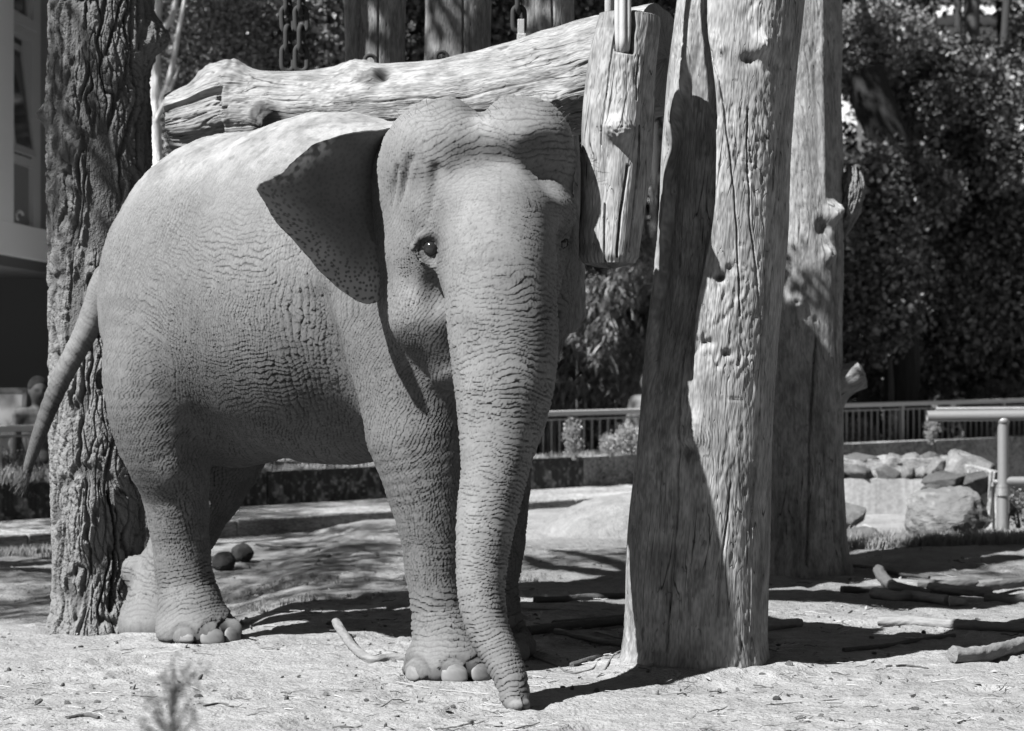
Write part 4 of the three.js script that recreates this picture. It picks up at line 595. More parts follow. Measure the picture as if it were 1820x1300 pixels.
  // ears: cupped sheets with a rolled rim; the right one is flared
  const earGeo = (poly, c, depth, mirror) => {
    const nA = mirror ? 100 : 250, nR = mirror ? 30 : 80, P = [], C = [], I = [], cu = new THREE.CatmullRomCurve3(poly.map(([x, y]) => V(x, y, 0)), true, 'centripetal'), rim = cu.getPoints(nA - 1).slice(0, nA);
    for (let side = 0; side < 2; side++) for (let r = 0; r <= nR; r++) for (let a = 0; a < nA; a++) {
      const q = rim[a], t = r / nR, jag = 1 + 0.022 * noise(a * 0.11, 3, 1) + 0.01 * noise(a * 0.35, 3, 1) + 0.006 * noise(a * 1.3, 5, 2), px = lerp(c[0], q.x, t * jag), py = lerp(c[1], q.y, t * jag), edge = 1 - t;
      const th = 0.012 * Math.sqrt(Math.min(1, edge * 9 + 0.0001)) + 0.006 * Math.min(1, edge * 1.4);
      const b = side ? 0 : 0.002 * noise(px * 0.05, py * 0.05, 2) + 0.0012 * noise(px * 0.17, py * 0.17, 5) + 0.004 * ridge(px * 0.022 + 0.3 * noise(px * 0.02, py * 0.02, 3), py * 0.009 - px * 0.006, 1) * smoothstep(t, 1, 0.6);
      const o = pt(px, py, depth(px, py, t, q) + (side ? th : -th - b)); P.push(o.x, o.y, o.z);
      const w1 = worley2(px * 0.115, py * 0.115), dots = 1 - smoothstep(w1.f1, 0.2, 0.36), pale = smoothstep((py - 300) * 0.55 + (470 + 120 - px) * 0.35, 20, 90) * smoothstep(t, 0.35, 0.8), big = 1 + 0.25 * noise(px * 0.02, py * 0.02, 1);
      const fr = smoothstep(t, 0.72, 0.95) * smoothstep(340 - py, 0, 25) * smoothstep(600 - px, 0, 30) * smoothstep(noise(px * 0.09, py * 0.09, 6), -0.25, 0.15);  // sunlit fold of the upper rim painted on as a pale fringe
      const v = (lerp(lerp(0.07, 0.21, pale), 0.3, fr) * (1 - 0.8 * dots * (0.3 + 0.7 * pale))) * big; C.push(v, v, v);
    }
    const off = (nR + 1) * nA;
    for (let side = 0; side < 2; side++) for (let r = 0; r < nR; r++) for (let a = 0; a < nA; a++) { const A = side * off + r * nA + a, B = side * off + r * nA + (a + 1) % nA, D2 = A + nA, E = B + nA; if (side) I.push(A, B, D2, B, E, D2); else I.push(A, D2, B, B, D2, E); }
    for (let a = 0; a < nA; a++) { const A = nR * nA + a, B = nR * nA + (a + 1) % nA; I.push(A, A + off, B, B, A + off, B + off); }
    const q = geoFrom(P, I, C); return q;
  };
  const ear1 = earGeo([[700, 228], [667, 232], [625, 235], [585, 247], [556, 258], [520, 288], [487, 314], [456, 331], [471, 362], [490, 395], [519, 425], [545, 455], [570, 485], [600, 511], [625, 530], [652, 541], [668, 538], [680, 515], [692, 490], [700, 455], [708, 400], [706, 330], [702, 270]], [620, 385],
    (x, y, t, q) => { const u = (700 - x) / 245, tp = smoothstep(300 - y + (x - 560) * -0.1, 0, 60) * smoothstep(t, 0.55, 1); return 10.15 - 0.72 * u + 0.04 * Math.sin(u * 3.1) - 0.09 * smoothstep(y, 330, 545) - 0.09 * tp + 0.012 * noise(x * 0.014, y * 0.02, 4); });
  const ear2 = earGeo([[960, 250], [985, 245], [1000, 270], [1012, 340], [1012, 420], [1008, 480], [996, 520], [985, 530], [970, 500], [955, 380]], [985, 380], (x, y) => 10.2 + 0.5 * (x - 955) / 60, true);
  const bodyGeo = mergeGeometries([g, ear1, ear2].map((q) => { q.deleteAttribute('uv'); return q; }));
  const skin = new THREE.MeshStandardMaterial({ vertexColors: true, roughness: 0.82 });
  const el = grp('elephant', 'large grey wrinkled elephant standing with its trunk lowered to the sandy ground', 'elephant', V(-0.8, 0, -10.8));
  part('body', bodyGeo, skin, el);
  // eyes
  const eyeM = std(0.012, 0.12), nailM = new THREE.MeshStandardMaterial({ vertexColors: true, roughness: 0.68 });
  for (const [c, r] of [[eye(767, 441, 0.036), 0.037], [onH(1000, 432, 0.03), 0.026]]) part('eye', new THREE.SphereGeometry(r, 24, 18).translate(c.x, c.y, c.z), eyeM, el);
  // toenails: domed shields set into the feet
  const nail = (px, py, d, w, h, yaw) => {
    const gN = new THREE.SphereGeometry(1, 28, 18, 0, Math.PI * 2, 0, Math.PI), q = gN.attributes.position, cl = new Float32Array(q.count * 3);
    for (let i = 0; i < q.count; i++) { let x = q.getX(i), y = q.getY(i), z = q.getZ(i); const k = y > 0 ? 1 : 1.12; x *= w * (y < 0 ? 1 + 0.12 * y * 0 : 1); q.setXYZ(i, x * (0.94 + 0.06 * k), Math.sign(y) * Math.pow(Math.abs(y), y < 0 ? 0.6 : 0.9) * h, z * w * 0.36 + 0.0015 * noise(x * 160, y * 3, 2)); const v = 0.1 * (1 + 0.25 * noise(x * 60, y * 5, px) - 0.25 * smoothstep(y, 0.3, 1)); cl.set([v, v, v], i * 3); }
    gN.setAttribute('color', new THREE.BufferAttribute(cl, 3)); gN.deleteAttribute('uv'); gN.computeVertexNormals(); gN.rotateX(-0.25); gN.rotateY(yaw); const c = pt(px, py, surfD(px, py, body, d - 0.3) + 0.0); gN.translate(c.x, 0.04, c.z); return part('toenail', gN, nailM, el);
  };
  nail(808, 1196, 9.94, 0.058, 0.046, 0.1); nail(735, 1195, 10.0, 0.044, 0.038, -0.7); nail(855, 1195, 9.97, 0.05, 0.042, 0.6);
  nail(377, 1131, 11.2, 0.06, 0.045, 0.3); nail(413, 1124, 11.26, 0.048, 0.044, 0.8); nail(328, 1139, 11.21, 0.05, 0.026, -0.3);
  nail(924, 1148, 10.72, 0.05, 0.055, 0.5); nail(900, 1160, 10.7, 0.044, 0.045, 0.1);
  // sparse hair on the crown of the head and the tail tip
  const hair = (list) => mergeGeometries(list.map(([a, b, c, r]) => new THREE.TubeGeometry(new THREE.QuadraticBezierCurve3(a, b, c), 4, r, 3)));
  const rn = rng(91), hs = [];
  for (let i = 0; i < 110; i++) {
    const px = 700 + rn() * 320, dome = px < 852 ? [782, 268] : [930, 266], dx = (px - dome[0]) / 96; if (Math.abs(dx) > 0.98) continue;
    const py = dome[1] - 94 * Math.sqrt(1 - dx * dx) + rn() * 30, a = pt(px, py, 9.88 - rn() * 0.15), l = 0.008 + rn() * 0.02, b = a.clone().add(V((rn() - 0.5 + dx * 0.7) * l, l * 0.7, 0.02)), c = a.clone().add(V((rn() - 0.5 + dx) * l * 1.5, l * 1.1, 0.03)); hs.push([a, b, c, 0.0005]);
  }
  part('head_hair', hair(hs), std(0.12, 0.6), el, 'stuff');
  const ht = [];
  for (let i = 0; i < 120; i++) { const a = pt(52 + (rn() - 0.5) * 14, 820 + rn() * 24, 11.8), l = 0.06 + rn() * 0.1, c = a.clone().add(V(-l * (0.2 + rn() * 0.4), -l * 0.8, (rn() - 0.5) * 0.08)); ht.push([a, a.clone().lerp(c, 0.5).add(V(0.01 * (rn() - 0.5), 0, 0)), c, 0.0012]); }
  part('tail_hair', hair(ht), std(0.04, 0.6), el, 'stuff');
}
// ------------------------------------------------------------------ trees, bamboo, shrubs, grass
const leafM = [0.085, 0.17, 0.06].map((v) => new THREE.MeshPhysicalMaterial({ color: grey(v), roughness: 0.42, side: THREE.DoubleSide, specularIntensity: 0.9 }));
function clumpGeo(seed, n, rad, len, wid, droop = 0) {   // a spray of folded leaves
  const r = rng(seed), P = [], I = [], a = V(), b = V(), c = V();
  for (let i = 0; i < n; i++) {
    do a.set(r() * 2 - 1, r() * 2 - 1, r() * 2 - 1); while (a.lengthSq() > 1); a.multiplyScalar(rad);
    b.set(r() * 2 - 1, r() * 1.2 - 0.6 - droop, r() * 2 - 1).normalize(); c.set(r() * 2 - 1, r() * 2 - 0.2, r() * 2 - 1).cross(b).normalize();
    const L = len * (0.7 + r() * 0.6), w = wid * (0.7 + r() * 0.6), n2 = V().crossVectors(b, c).multiplyScalar(w * 0.35), k = P.length / 3;
    const q = (t, s, h) => P.push(a.x + b.x * L * t + c.x * w * s + n2.x * h, a.y + b.y * L * t + c.y * w * s + n2.y * h - droop * L * t * t * 0.3, a.z + b.z * L * t + c.z * w * s + n2.z * h);
    q(0, 0, 0); q(0.42, 0.5, 0.5); q(1, 0, -0.3); q(0.42, -0.5, 0.5); I.push(k, k + 1, k + 2, k, k + 2, k + 3);
  }
  return geoFrom(P, I);
}
const CL = {
  broad: [1, 2, 3].map((s) => clumpGeo(s, 58, 0.34, 0.085, 0.065)), small: [4, 5].map((s) => clumpGeo(s, 44, 0.26, 0.06, 0.045)), bamboo: [6, 7].map((s) => clumpGeo(s, 30, 0.24, 0.17, 0.03, 0.7)), big: [8, 9].map((s) => clumpGeo(s, 110, 0.75, 0.13, 0.1)),
};
function crown(parent, kind, list, mat, seed, nm = 'crown') {   // list of [Vector3, scale]
  const r = rng(seed), per = CL[kind].map(() => []), o = new THREE.Object3D();
  for (const [p, s] of list) { o.position.copy(p).sub(parent.position); o.rotation.set(kind === 'bamboo' ? (r() - 0.5) * 0.8 : r() * 6.3, r() * 6.3, kind === 'bamboo' ? (r() - 0.5) * 0.8 : r() * 6.3); o.scale.setScalar(s * (0.75 + r() * 0.5)); o.updateMatrix(); per[Math.floor(r() * per.length)].push(o.matrix.clone()); }
  per.forEach((l, i) => { if (!l.length) return; const m = new THREE.InstancedMesh(CL[kind][i], mat, l.length); l.forEach((x, k) => m.setMatrixAt(k, x)); m.name = nm; m.userData.kind = 'stuff'; m.castShadow = m.receiveShadow = true; parent.add(m); });
}
const blob = (list, r, px, py, d, rx, ry, rd, n, s, keep) => { for (let i = 0; i < n; i++) { let x, y, z; do { x = r() * 2 - 1; y = r() * 2 - 1; z = r() * 2 - 1; } while (x * x + y * y + z * z > 1); const dd = d + z * rd, p = pt(px + x * rx, py + y * ry, dd); if (keep && !keep(px + x * rx, py + y * ry, dd, p)) continue; list.push([p, s]); } return list; };
const branchGeo = (pts, r0, r1, tone, seed, nu = 12) => logGeo({ path: pts, radii: pts.map((_, i) => lerp(r0, r1, i / (pts.length - 1))), nu, nv: pts.length * 8, disp: (th, s, r) => r * 0.18 * noise(th * 1.5, s * 6, seed), color: (th, s) => tone * (1 + 0.25 * noise(th * 2, s * 5, seed + 1)), cap: [0, 1], front: 0 });
function tree(name, label, px, d, baseY, trunkR, topPy, tone, limbs, kind, list, mat, seed, group) {
  const b = pt(px, HZ, d); b.y = baseY; const g = grp(name, label, 'tree', b, group), top = pt(px + 6, topPy, d);
  part('trunk', branchGeo([b, b.clone().lerp(top, 0.3).add(V(0.05, 0, 0.05)), b.clone().lerp(top, 0.7).add(V(-0.06, 0, 0)), top], trunkR, trunkR * 0.55, tone, seed, 20), M.bark, g);
  for (const [p, r0] of limbs) part('limb', branchGeo(p.map((q) => pt(...q)), r0, r0 * 0.4, tone, seed + 5), M.bark, g);
  crown(g, kind, list, mat, seed); return g;
}
const GB = -0.5;
{ // birch at the left
  const r = rng(5), l = []; blob(l, r, 390, 60, 25.6, 110, 150, 1.2, 420, 0.9); blob(l, r, 330, 200, 25.3, 55, 80, 0.8, 160, 0.8); blob(l, r, 285, 320, 25.6, 40, 50, 0.6, 60, 0.9);
  const g = tree('birch_tree', 'pale barked birch with small leaves just right of the bark tree', 281, 24.6, GB, 0.085, -160, 0.5, [[[[285, 190, 24.6], [303, 130, 24.5], [320, 40, 24.4], [340, -60, 24.4]], 0.04], [[[276, 215, 24.5], [300, 165, 24.4], [318, 118, 24.4]], 0.028], [[[272, 60, 24.6], [300, 40, 24.5], [322, -40, 24.5]], 0.05]], 'small', l, leafM[1], 15);
  const s = pt(314, HZ, 25.4); s.y = GB; part('second_trunk', branchGeo([s, pt(312, 300, 25.4), pt(311, 60, 25.4), pt(315, -80, 25.4)], 0.05, 0.04, 0.5, 3), M.bark, g);
}
{ // broadleaf trees over the log
  const r = rng(6); let l = []; blob(l, r, 520, 40, 27, 120, 130, 1.3, 330, 1); blob(l, r, 560, 110, 26.2, 60, 50, 0.6, 130, 0.8); tree('broadleaf_tree', 'bushy broadleaf tree behind the chain pair above the log', 470, 27.6, GB, 0.13, -120, 0.06, [[[[470, 160, 27.5], [520, 95, 27], [600, 60, 26.6]], 0.05]], 'broad', l, leafM[1], 16);
  l = []; blob(l, r, 735, 20, 29, 90, 130, 1.2, 220, 1); blob(l, r, 890, 30, 29.5, 80, 110, 1, 200, 1); blob(l, r, 1040, 10, 29, 70, 110, 1, 200, 1); blob(l, r, 1150, 60, 30, 80, 130, 1, 220, 1); tree('broadleaf_tree', 'broadleaf tree filling the gaps between the hanging timbers', 815, 29.5, GB, 0.16, -200, 0.07, [], 'broad', l, leafM[0], 17);
}
{ // bamboo between trunk and front post
  const r = rng(7), l = [], g = grp('bamboo_thicket', 'dark bamboo thicket with drooping lit leaf sprays between elephant trunk and split post', 'bamboo', V(0.9, GB, -28));
  blob(l, r, 1062, 560, 27.2, 34, 75, 0.35, 90, 0.75); blob(l, r, 1095, 505, 27.2, 40, 30, 0.3, 26, 0.75); blob(l, r, 1130, 480, 27.2, 26, 22, 0.3, 18, 0.7); blob(l, r, 1080, 640, 27.6, 80, 60, 0.3, 30, 0.7); blob(l, r, 1060, 570, 28.6, 150, 190, 0.9, 420, 1); blob(l, r, 900, 600, 28.8, 120, 170, 0.9, 200, 1);
  crown(g, 'bamboo', l, leafM[1], 18, 'foliage');
  for (let i = 0; i < 60; i++) { const x = 860 + r() * 320, d = 27.8 + r() * 2, b = pt(x, HZ, d); b.y = GB; part('cane', branchGeo([b, pt(x + (r() - 0.5) * 20, 520, d), pt(x + (r() - 0.5) * 60, 250, d)], 0.016, 0.008, 0.14, i, 6), M.stick, g); }
}
const gap = (x, y, d = 0) => d > 39 ? !(Math.hypot((x - 1705) / 120, (y - 40) / 78) < 1 || Math.hypot((x - 1500) / 70, (y - 205) / 80) < 1) : !((Math.hypot((x - 1690) / 52, (y - 30) / 26) < 1) || (Math.hypot((x - 1738) / 40, (y - 62) / 16) < 1) || (Math.hypot((x - 1505) / 26, (y - 205) / 34) < 1) || (Math.hypot((x - 1790) / 30, (y - 155) / 30) < 0.9) || (Math.hypot((x - 1612) / 16, (y - 225) / 26) < 1));
{ // right hand trees
  const r = rng(8); let l = [];
  blob(l, r, 1560, 85, 31, 90, 70, 1.0, 300, 0.75, gap); blob(l, r, 1530, 130, 30.4, 45, 30, 0.4, 70, 0.6); tree('maple_tree', 'light leaved tree right of the rear post near the top edge', 1540, 32.4, GB, 0.15, -150, 0.05, [[[[1535, 60, 31], [1550, 20, 31], [1540, -30, 31]], 0.04]], 'small', l.map(([p, s]) => [p, s * 1.5]), leafM[1], 19);
  l = []; blob(l, r, 1700, 190, 32, 150, 110, 1.4, 380, 0.95, gap); blob(l, r, 1670, 185, 30.5, 50, 30, 0.4, 60, 0.8, gap); blob(l, r, 1790, 230, 31, 60, 90, 0.8, 130, 0.9, gap); tree('maple_tree', 'dark broadleaf tree with bare twigs at the upper right', 1730, 33, GB, 0.17, -200, 0.06, [[[[1640, 55, 31], [1672, 75, 31], [1720, 88, 31]], 0.014], [[[1668, 110, 31], [1695, 132, 31], [1740, 150, 31]], 0.013], [[[1692, 130, 31], [1700, 170, 31], [1736, 190, 31]], 0.01], [[[1705, 60, 31], [1760, 130, 31], [1800, 128, 31]], 0.011], [[[1660, 100, 30.8], [1690, 170, 30.8], [1765, 240, 30.8]], 0.012]], 'broad', l, leafM[0], 20);
  l = []; blob(l, r, 1600, 420, 32.5, 130, 130, 1.2, 430, 1, gap); blob(l, r, 1640, 560, 32, 150, 130, 1.2, 420, 1); tree('maple_tree', 'dense dark maple behind the railing right of the rear post', 1620, 33.4, GB, 0.14, 200, 0.05, [], 'broad', l, leafM[0], 21);
  l = []; blob(l, r, 1780, 420, 33, 110, 150, 1.2, 380, 1, gap); blob(l, r, 1790, 600, 33, 110, 110, 1, 260, 1); tree('maple_tree', 'shadowy tree with hanging twigs at the right edge', 1800, 34, GB, 0.15, 100, 0.05, [], 'broad', l, leafM[0], 22);
  const g = grp('leaning_dead_trunk', 'dark leaning broken trunk in front of the trees at the upper right', 'dead tree', V(pt(1590, 700, 30).x, GB, -30));
  part('trunk', logGeo({ path: [V(pt(1600, 700, 30).x, GB, -30), pt(1602, 400, 30), pt(1585, 270, 30), pt(1552, 180, 30), pt(1538, 122, 30)], radii: [0.22, 0.22, 0.26, 0.27, 0.24], nu: 48, nv: 90, disp: (th, s) => 0.03 * noise(th * 4, s * 1.5, 4) + 0.02 * noise(th * 9, s * 5, 3), color: () => 0.01, front: 0 }), M.bark, g);
  const l2 = []; blob(l2, r, 1590, 330, 29.5, 110, 60, 0.4, 110, 0.9); blob(l2, r, 1560, 480, 29.5, 70, 160, 0.4, 150, 0.9); tree('young_maple', 'shaded young maple hiding the foot of the leaning dead trunk', 1575, 29.6, GB, 0.04, 300, 0.05, [], 'broad', l2, leafM[0], 77);
}
{ // shrubs and weeds standing at the railing
  const sh = (label, px, d, w, h, y0, n, kind, mat, seed) => { const b = pt(px, HZ, d); b.y = y0; const g = grp('shrub', label, 'shrub', b), r = rng(seed), l = []; for (let i = 0; i < n; i++) { const t = r(), a = r() * 6.28, q = Math.sqrt(r()) * w * (0.5 + 0.5 * Math.sin(Math.PI * (0.15 + 0.75 * t))); l.push([V(b.x + Math.cos(a) * q, y0 + 0.08 + t * h, b.z + Math.sin(a) * q), 0.28]); } for (let k = 0; k < 4; k++) part('stem', branchGeo([b.clone().add(V(0.01 * k, 0, 0)), b.clone().add(V((r() - 0.5) * w, h * 0.8, (r() - 0.5) * w))], 0.008, 0.004, 0.1, k, 6), M.stick, g); crown(g, kind, l, mat, seed, 'foliage'); };
  sh('slim upright weed in front of the railing beside the trunk', 1018, 23.75, 0.055, 0.3, 0.3, 46, 'small', leafM[1], 31);
  sh('low round weed at the railing near the split post', 1085, 24.1, 0.09, 0.13, 0.3, 40, 'small', leafM[1], 32);
  sh('leafy bush at the railing touching the split post', 1120, 24.4, 0.14, 0.22, 0.3, 90, 'small', leafM[1], 33);
  sh('dark bush at the railing right of the rear post', 1515, 29.0, 0.36, 0.45, 0.0, 150, 'small', leafM[1], 34);
  sh('thin flowering weed at the railing middle right', 1592, 29.2, 0.08, 0.3, 0.28, 40, 'small', leafM[1], 35);
  sh('small weed under the pipe barrier on the wall', 1655, 27.6, 0.05, 0.18, 0.3, 20, 'small', leafM[1], 36);
  sh('bush behind the railing at the right edge', 1790, 31.2, 0.6, 0.9, 0.0, 240, 'small', leafM[0], 37);
  sh('low weeds growing below the wall at the right edge', 1808, 19.2, 0.14, 0.2, -0.05, 40, 'small', leafM[0], 38);
  sh('weeds behind the railing left of the tail', 24, 19.7, 0.16, 0.22, 0.25, 50, 'small', leafM[0], 39);
}
{ // woodland far behind: reads as one dark mass
  const g = new THREE.Group(); g.name = 'woodland'; g.userData = { kind: 'stuff', label: 'dark woodland filling the whole background', category: 'woods' }; g.position.set(0, 0, -48); scene.add(g);
  const r = rng(9), l = [];
  for (let i = 0; i < 5200; i++) { const px = -260 + r() * 2360, py = -320 + r() * 1080, d = 40 + r() * 12; if (!gap(px, py, 50) || (px > 1480 && py > 676 && py < 730 && r() < 0.8)) continue; l.push([pt(px, py, d), 1.0]); }
  crown(g, 'big', l, leafM[2], 23, 'foliage');
  const st = []; for (let i = 0; i < 60; i++) { const px = -100 + r() * 2000, d = 37 + r() * 6, b = pt(px, HZ, d); b.y = GB; st.push(branchGeo([b, pt(px + (r() - 0.5) * 30, 300, d), pt(px + (r() - 0.5) * 60, -200, d)], 0.07 + r() * 0.1, 0.05, 0.018, i, 8)); }
  const m = new THREE.Mesh(mergeGeometries(st).translate(0, 0, 48), M.bark); m.name = 'stems'; m.userData.kind = 'stuff'; m.castShadow = m.receiveShadow = true; g.add(m);
}
// canopies that shade the middle ground: a = x + .72 y, b = d + .6 y is where a leaf's shadow falls
{
  const r = rng(10), own = [], side = [];
  for (let i = 0; i < 1150; i++) {
    const a = -6 + r() * 9.8, b = 13.6 + r() * 9, h = 5.2 + r() * 5;
    const lim = a < -0.2 ? 13.35 : 14.95; if (b < lim || (a > -0.6 && b > 17.0) || (a > 2.2 && b > 16.2) || (a > 3.3)) continue;
    if (!(a < -0.2 && b < 14.6) && !(a < -2.2 && b > 18.5) && noise(a * 1.1, b * 1.3, 5) > 0.12 || (!(a < -2.2 && b > 18.5) && noise(a * 3, b * 3, 9) > 0.42)) continue;
    if (a > 0.2 && b < 15.2 && r() < 0.35) continue;
    const p = V(a - 0.72 * h, h, -(b - 0.6 * h)); (Math.hypot(p.x + 2.1, p.z + 12.3) < 4.1 ? own : side).push([p, 0.95]);
  }
  const g = globalThis.barkTree; crown(g, 'broad', own, leafM[0], 24);
  for (const q of [[-3.6, 5.4, -13.6], [-4.4, 6.2, -12.8], [-1.2, 6.0, -13.8], [-2.6, 6.6, -14.4]]) part('limb', branchGeo([V(-2.1, 4.2, -12.3), V((q[0] - 2.1) / 2, 4.9, (q[2] - 12.3) / 2), V(...q)], 0.13, 0.04, 0.12, q[0]), M.bark, g);
  const s = grp('shade_tree', 'spreading tree left of the enclosure that shades the ground behind the elephant', 'tree', V(-7.6, 0, -13.6)); part('trunk', branchGeo([V(-7.6, -0.1, -13.6), V(-7.5, 3, -13.5), V(-7.2, 6.5, -13.6)], 0.28, 0.14, 0.13, 2, 20), M.bark, s);
  for (const q of [[-5.2, 5.6, -13], [-6.2, 6.6, -15.6], [-8.8, 6, -12]]) part('limb', branchGeo([V(-7.45, 4, -13.5), V((q[0] - 7.4) / 2, 5, (q[2] - 13.5) / 2), V(...q)], 0.12, 0.04, 0.12, q[0]), M.bark, s); crown(s, 'broad', side, leafM[0], 25);
  // tall trees behind the wall, crowns above the frame
  const tall = [['tall oak behind the leftmost hanging timber', 640, 24.2], ['tall oak behind the middle hanging timber', 815, 27], ['tall oak behind the split post', 1290, 26.5], ['tall oak hidden behind the bark tree', 178, 23.5]].map(([lab, px, d]) => { const b = pt(px, HZ, d); b.y = GB; return { lab, b, l: [] }; });
  for (let i = 0; i < 2300; i++) {
    const a = -4 + r() * 18, b = 24.6 + r() * 17, h = 9 + r() * 5; if (noise(a * 0.7, b * 0.7, 15) > (b < 33.6 ? 0.34 : 0.08) || noise(a * 1.9, b * 1.9, 19) > (b < 33.6 ? 0.3 : 0.15)) continue;
    if ((b < 27 && a > 0.6) || (a < -0.5 && (b < 26 || r() < 0.5)) || (a < 3.2 && b > 26 && b < 31 && r() < 0.55)) continue; if (a > 7.8 && a < 10.8 && b > 33.5 && b < 35.4 && r() < 0.6) continue;
    if (a > 4 && b < 28.3 + (a - 4.7)) continue;
    const p = V(a - 0.72 * h, h, -(b - 0.6 * h)); let best = 0, bd = 99; tall.forEach((t, k) => { const q = Math.hypot(t.b.x - p.x, t.b.z - p.z); if (q < bd) { bd = q; best = k; } }); tall[best].l.push([p, 0.95]);
  }
  tall.forEach((t, k) => { const o = grp('oak_tree', t.lab, 'tree', t.b); part('trunk', branchGeo([t.b, t.b.clone().add(V(0.1, 6, 0)), t.b.clone().add(V(0, 13, 0.2))], 0.26, 0.12, 0.08, k, 20), M.bark, o);
    t.l.filter((_, i) => i % 60 === 0).forEach(([p]) => part('limb', branchGeo([t.b.clone().add(V(0.05, 7.5, 0)), t.b.clone().lerp(p, 0.5).setY(9), p], 0.1, 0.03, 0.08, k), M.bark, o)); crown(o, 'big', t.l, leafM[0], 26 + k); });
}
// grass
{
  const bl = (seed, n, h, sp) => { const r = rng(seed), P = [], I = []; for (let i = 0; i < n; i++) { const a = r() * 6.28, q = r() * sp, x = Math.cos(a) * q, z = Math.sin(a) * q, H = h * (0.5 + r()), lx = (r() - 0.5) * H * 0.9, lz = (r() - 0.5) * H * 0.9, w = 0.0035, k = P.length / 3, ca = Math.cos(a) * w, sa = Math.sin(a) * w; P.push(x - ca, 0, z - sa, x + ca, 0, z + sa, x + lx * 0.35 - ca * 0.8, H * 0.6, z + lz * 0.35 - sa * 0.8, x + lx * 0.35 + ca * 0.8, H * 0.6, z + lz * 0.35 + sa * 0.8, x + lx, H, z + lz); I.push(k, k + 1, k + 2, k + 1, k + 3, k + 2, k + 2, k + 3, k + 4); } return geoFrom(P, I); };
  const gm = new THREE.MeshStandardMaterial({ color: grey(0.17), roughness: 0.6, side: THREE.DoubleSide }), r = rng(44), o = new THREE.Object3D(), G = bl(3, 16, 0.07, 0.05), put = (nm, lab, list) => { const m = new THREE.InstancedMesh(G, gm, list.length); list.forEach(([p, s], i) => { o.position.copy(p); o.rotation.y = r() * 6.28; o.scale.set(s, s * (0.7 + r() * 0.6), s); o.updateMatrix(); m.setMatrixAt(i, o.matrix); }); m.name = nm; m.userData = { kind: 'stuff', label: lab, category: 'grass' }; m.castShadow = m.receiveShadow = true; scene.add(m); };
  let l = []; for (let i = 0; i < 520; i++) { const px = 1500 + r() * 360, d = 16.7 + r() * r() * 1.5, x = (px - 910) / F * d; l.push([V(x, groundY(x, d) - 0.005, -d), 1.15]); } put('grass_fringe', 'fringe of sunlit grass around the boulder', l);
  l = []; for (let i = 0; i < 420; i++) { const x = -4.8 + r() * 2.3, d = Math.min(wallD(x) - 1.95, 17.2 + r() * 3.4); l.push([V(x, groundY(x, d), -d), 0.8]); } put('grass_patch', 'shaded grass along the slab at left', l);
  l = []; for (let i = 0; i < 1150; i++) { const x = -2.2 + r() * 2.4, d = 12.6 + r() * 2.6; if (noise(x * 1.6, d * 1.6, 4) < 0.12) continue; l.push([V(x, groundY(x, d), -d), 0.36]); } put('sparse_grass', 'sparse short grass on the shaded soil behind the hind leg', l);
  l = []; for (let i = 0; i < 700; i++) { const x = -5 + r() * 7, e = -0.04 - r() * 0.16, p = onWall(x, e, 0.31); if (r() < smoothstep(x, -3.4, 1) * 0.7) continue; l.push([p, x < -3.2 ? 1.6 : 0.8]); } put('wall_grass', 'grass growing along the top of the low wall', l);
}
// ------------------------------------------------------------------ rocks
function rockGeo(seed, rx, ry, rz, det = 24, tone = 0.3, cuts = 15) {
  const r = rng(seed), g = new THREE.SphereGeometry(1, det * 2, det), p = g.attributes.position, pl = []; for (let i = 0; i < cuts; i++) { const n = V(r() * 2 - 1, r() * 1.6 - 0.6, r() * 2 - 1).normalize(); pl.push([n, 0.55 + r() * 0.3]); }
  const v = V(), c = new Float32Array(p.count * 3);
  for (let i = 0; i < p.count; i++) { v.fromBufferAttribute(p, i); for (const [n, k] of pl) { const q = v.dot(n); if (q > k) v.addScaledVector(n, (k - q) * 0.97); } const f = 1.12 + 0.2 * fbm(v.x * 1.8 + seed, v.y * 1.8, v.z * 1.8, 5) + 0.09 * fbm(v.x * 7 + seed, v.y * 7, v.z * 7, 4); const s = 1 + 0.3 * fbm(v.x * 3 + seed, v.y * 3, v.z * 3 + 5, 5), lich = smoothstep(noise(v.x * 7 + seed, v.y * 7, v.z * 7), 0.25, 0.5); v.multiplyScalar(f); p.setXYZ(i, v.x * rx, v.y * ry, v.z * rz); const t = 0.27 * tone * s * (1 + 0.5 * lich); c.set([t, t, t], i * 3); }
  g.setAttribute('color', new THREE.BufferAttribute(c, 3)); g.computeVertexNormals(); return g;
}
const rockAt = (label, seed, px, pyBase, d, wpx, hpx, dep, tone, rot = 0, sink = 0.25, det = 26) => { const k = d / F, b = pt(px, pyBase, d), g = rockGeo(seed, wpx * k / 2, hpx * k / 2 / (1 - sink), dep / 2, det, tone).rotateY(rot * 0).rotateZ(rot).translate(b.x, b.y + hpx * k / 2 * (1 - sink * 0.7), b.z); return thing(hpx > 60 ? 'boulder' : 'rock', label, 'rock', g, M.rock); };
rockAt('large rounded boulder in the grass under the pipe barrier', 3, 1694, 966, 17.6, 152, 116, 0.55, 0.34, 0.05, 0.1, 48);
rockAt('dark flat rock lying behind the top of the large boulder', 5, 1735, 880, 18.9, 84, 46, 0.4, 0.14, 0.05, 0.1);
rockAt('dark slab rock at the left shoulder of the large boulder', 6, 1682, 872, 18.9, 80, 32, 0.35, 0.16, 0.1, 0.1);
rockAt('small dark rock left of the large boulder top', 7, 1655, 884, 18.9, 46, 26, 0.3, 0.14, 0, 0.1);
rockAt('pale broken rock on top of the pile left of the pipe post', 8, 1708, 852, 19.9, 84, 50, 0.4, 0.42, 0.1, 0.1);
rockAt('pale angular rock at the left of the rock pile', 9, 1672, 850, 20.0, 48, 42, 0.4, 0.4, 0, 0.1);
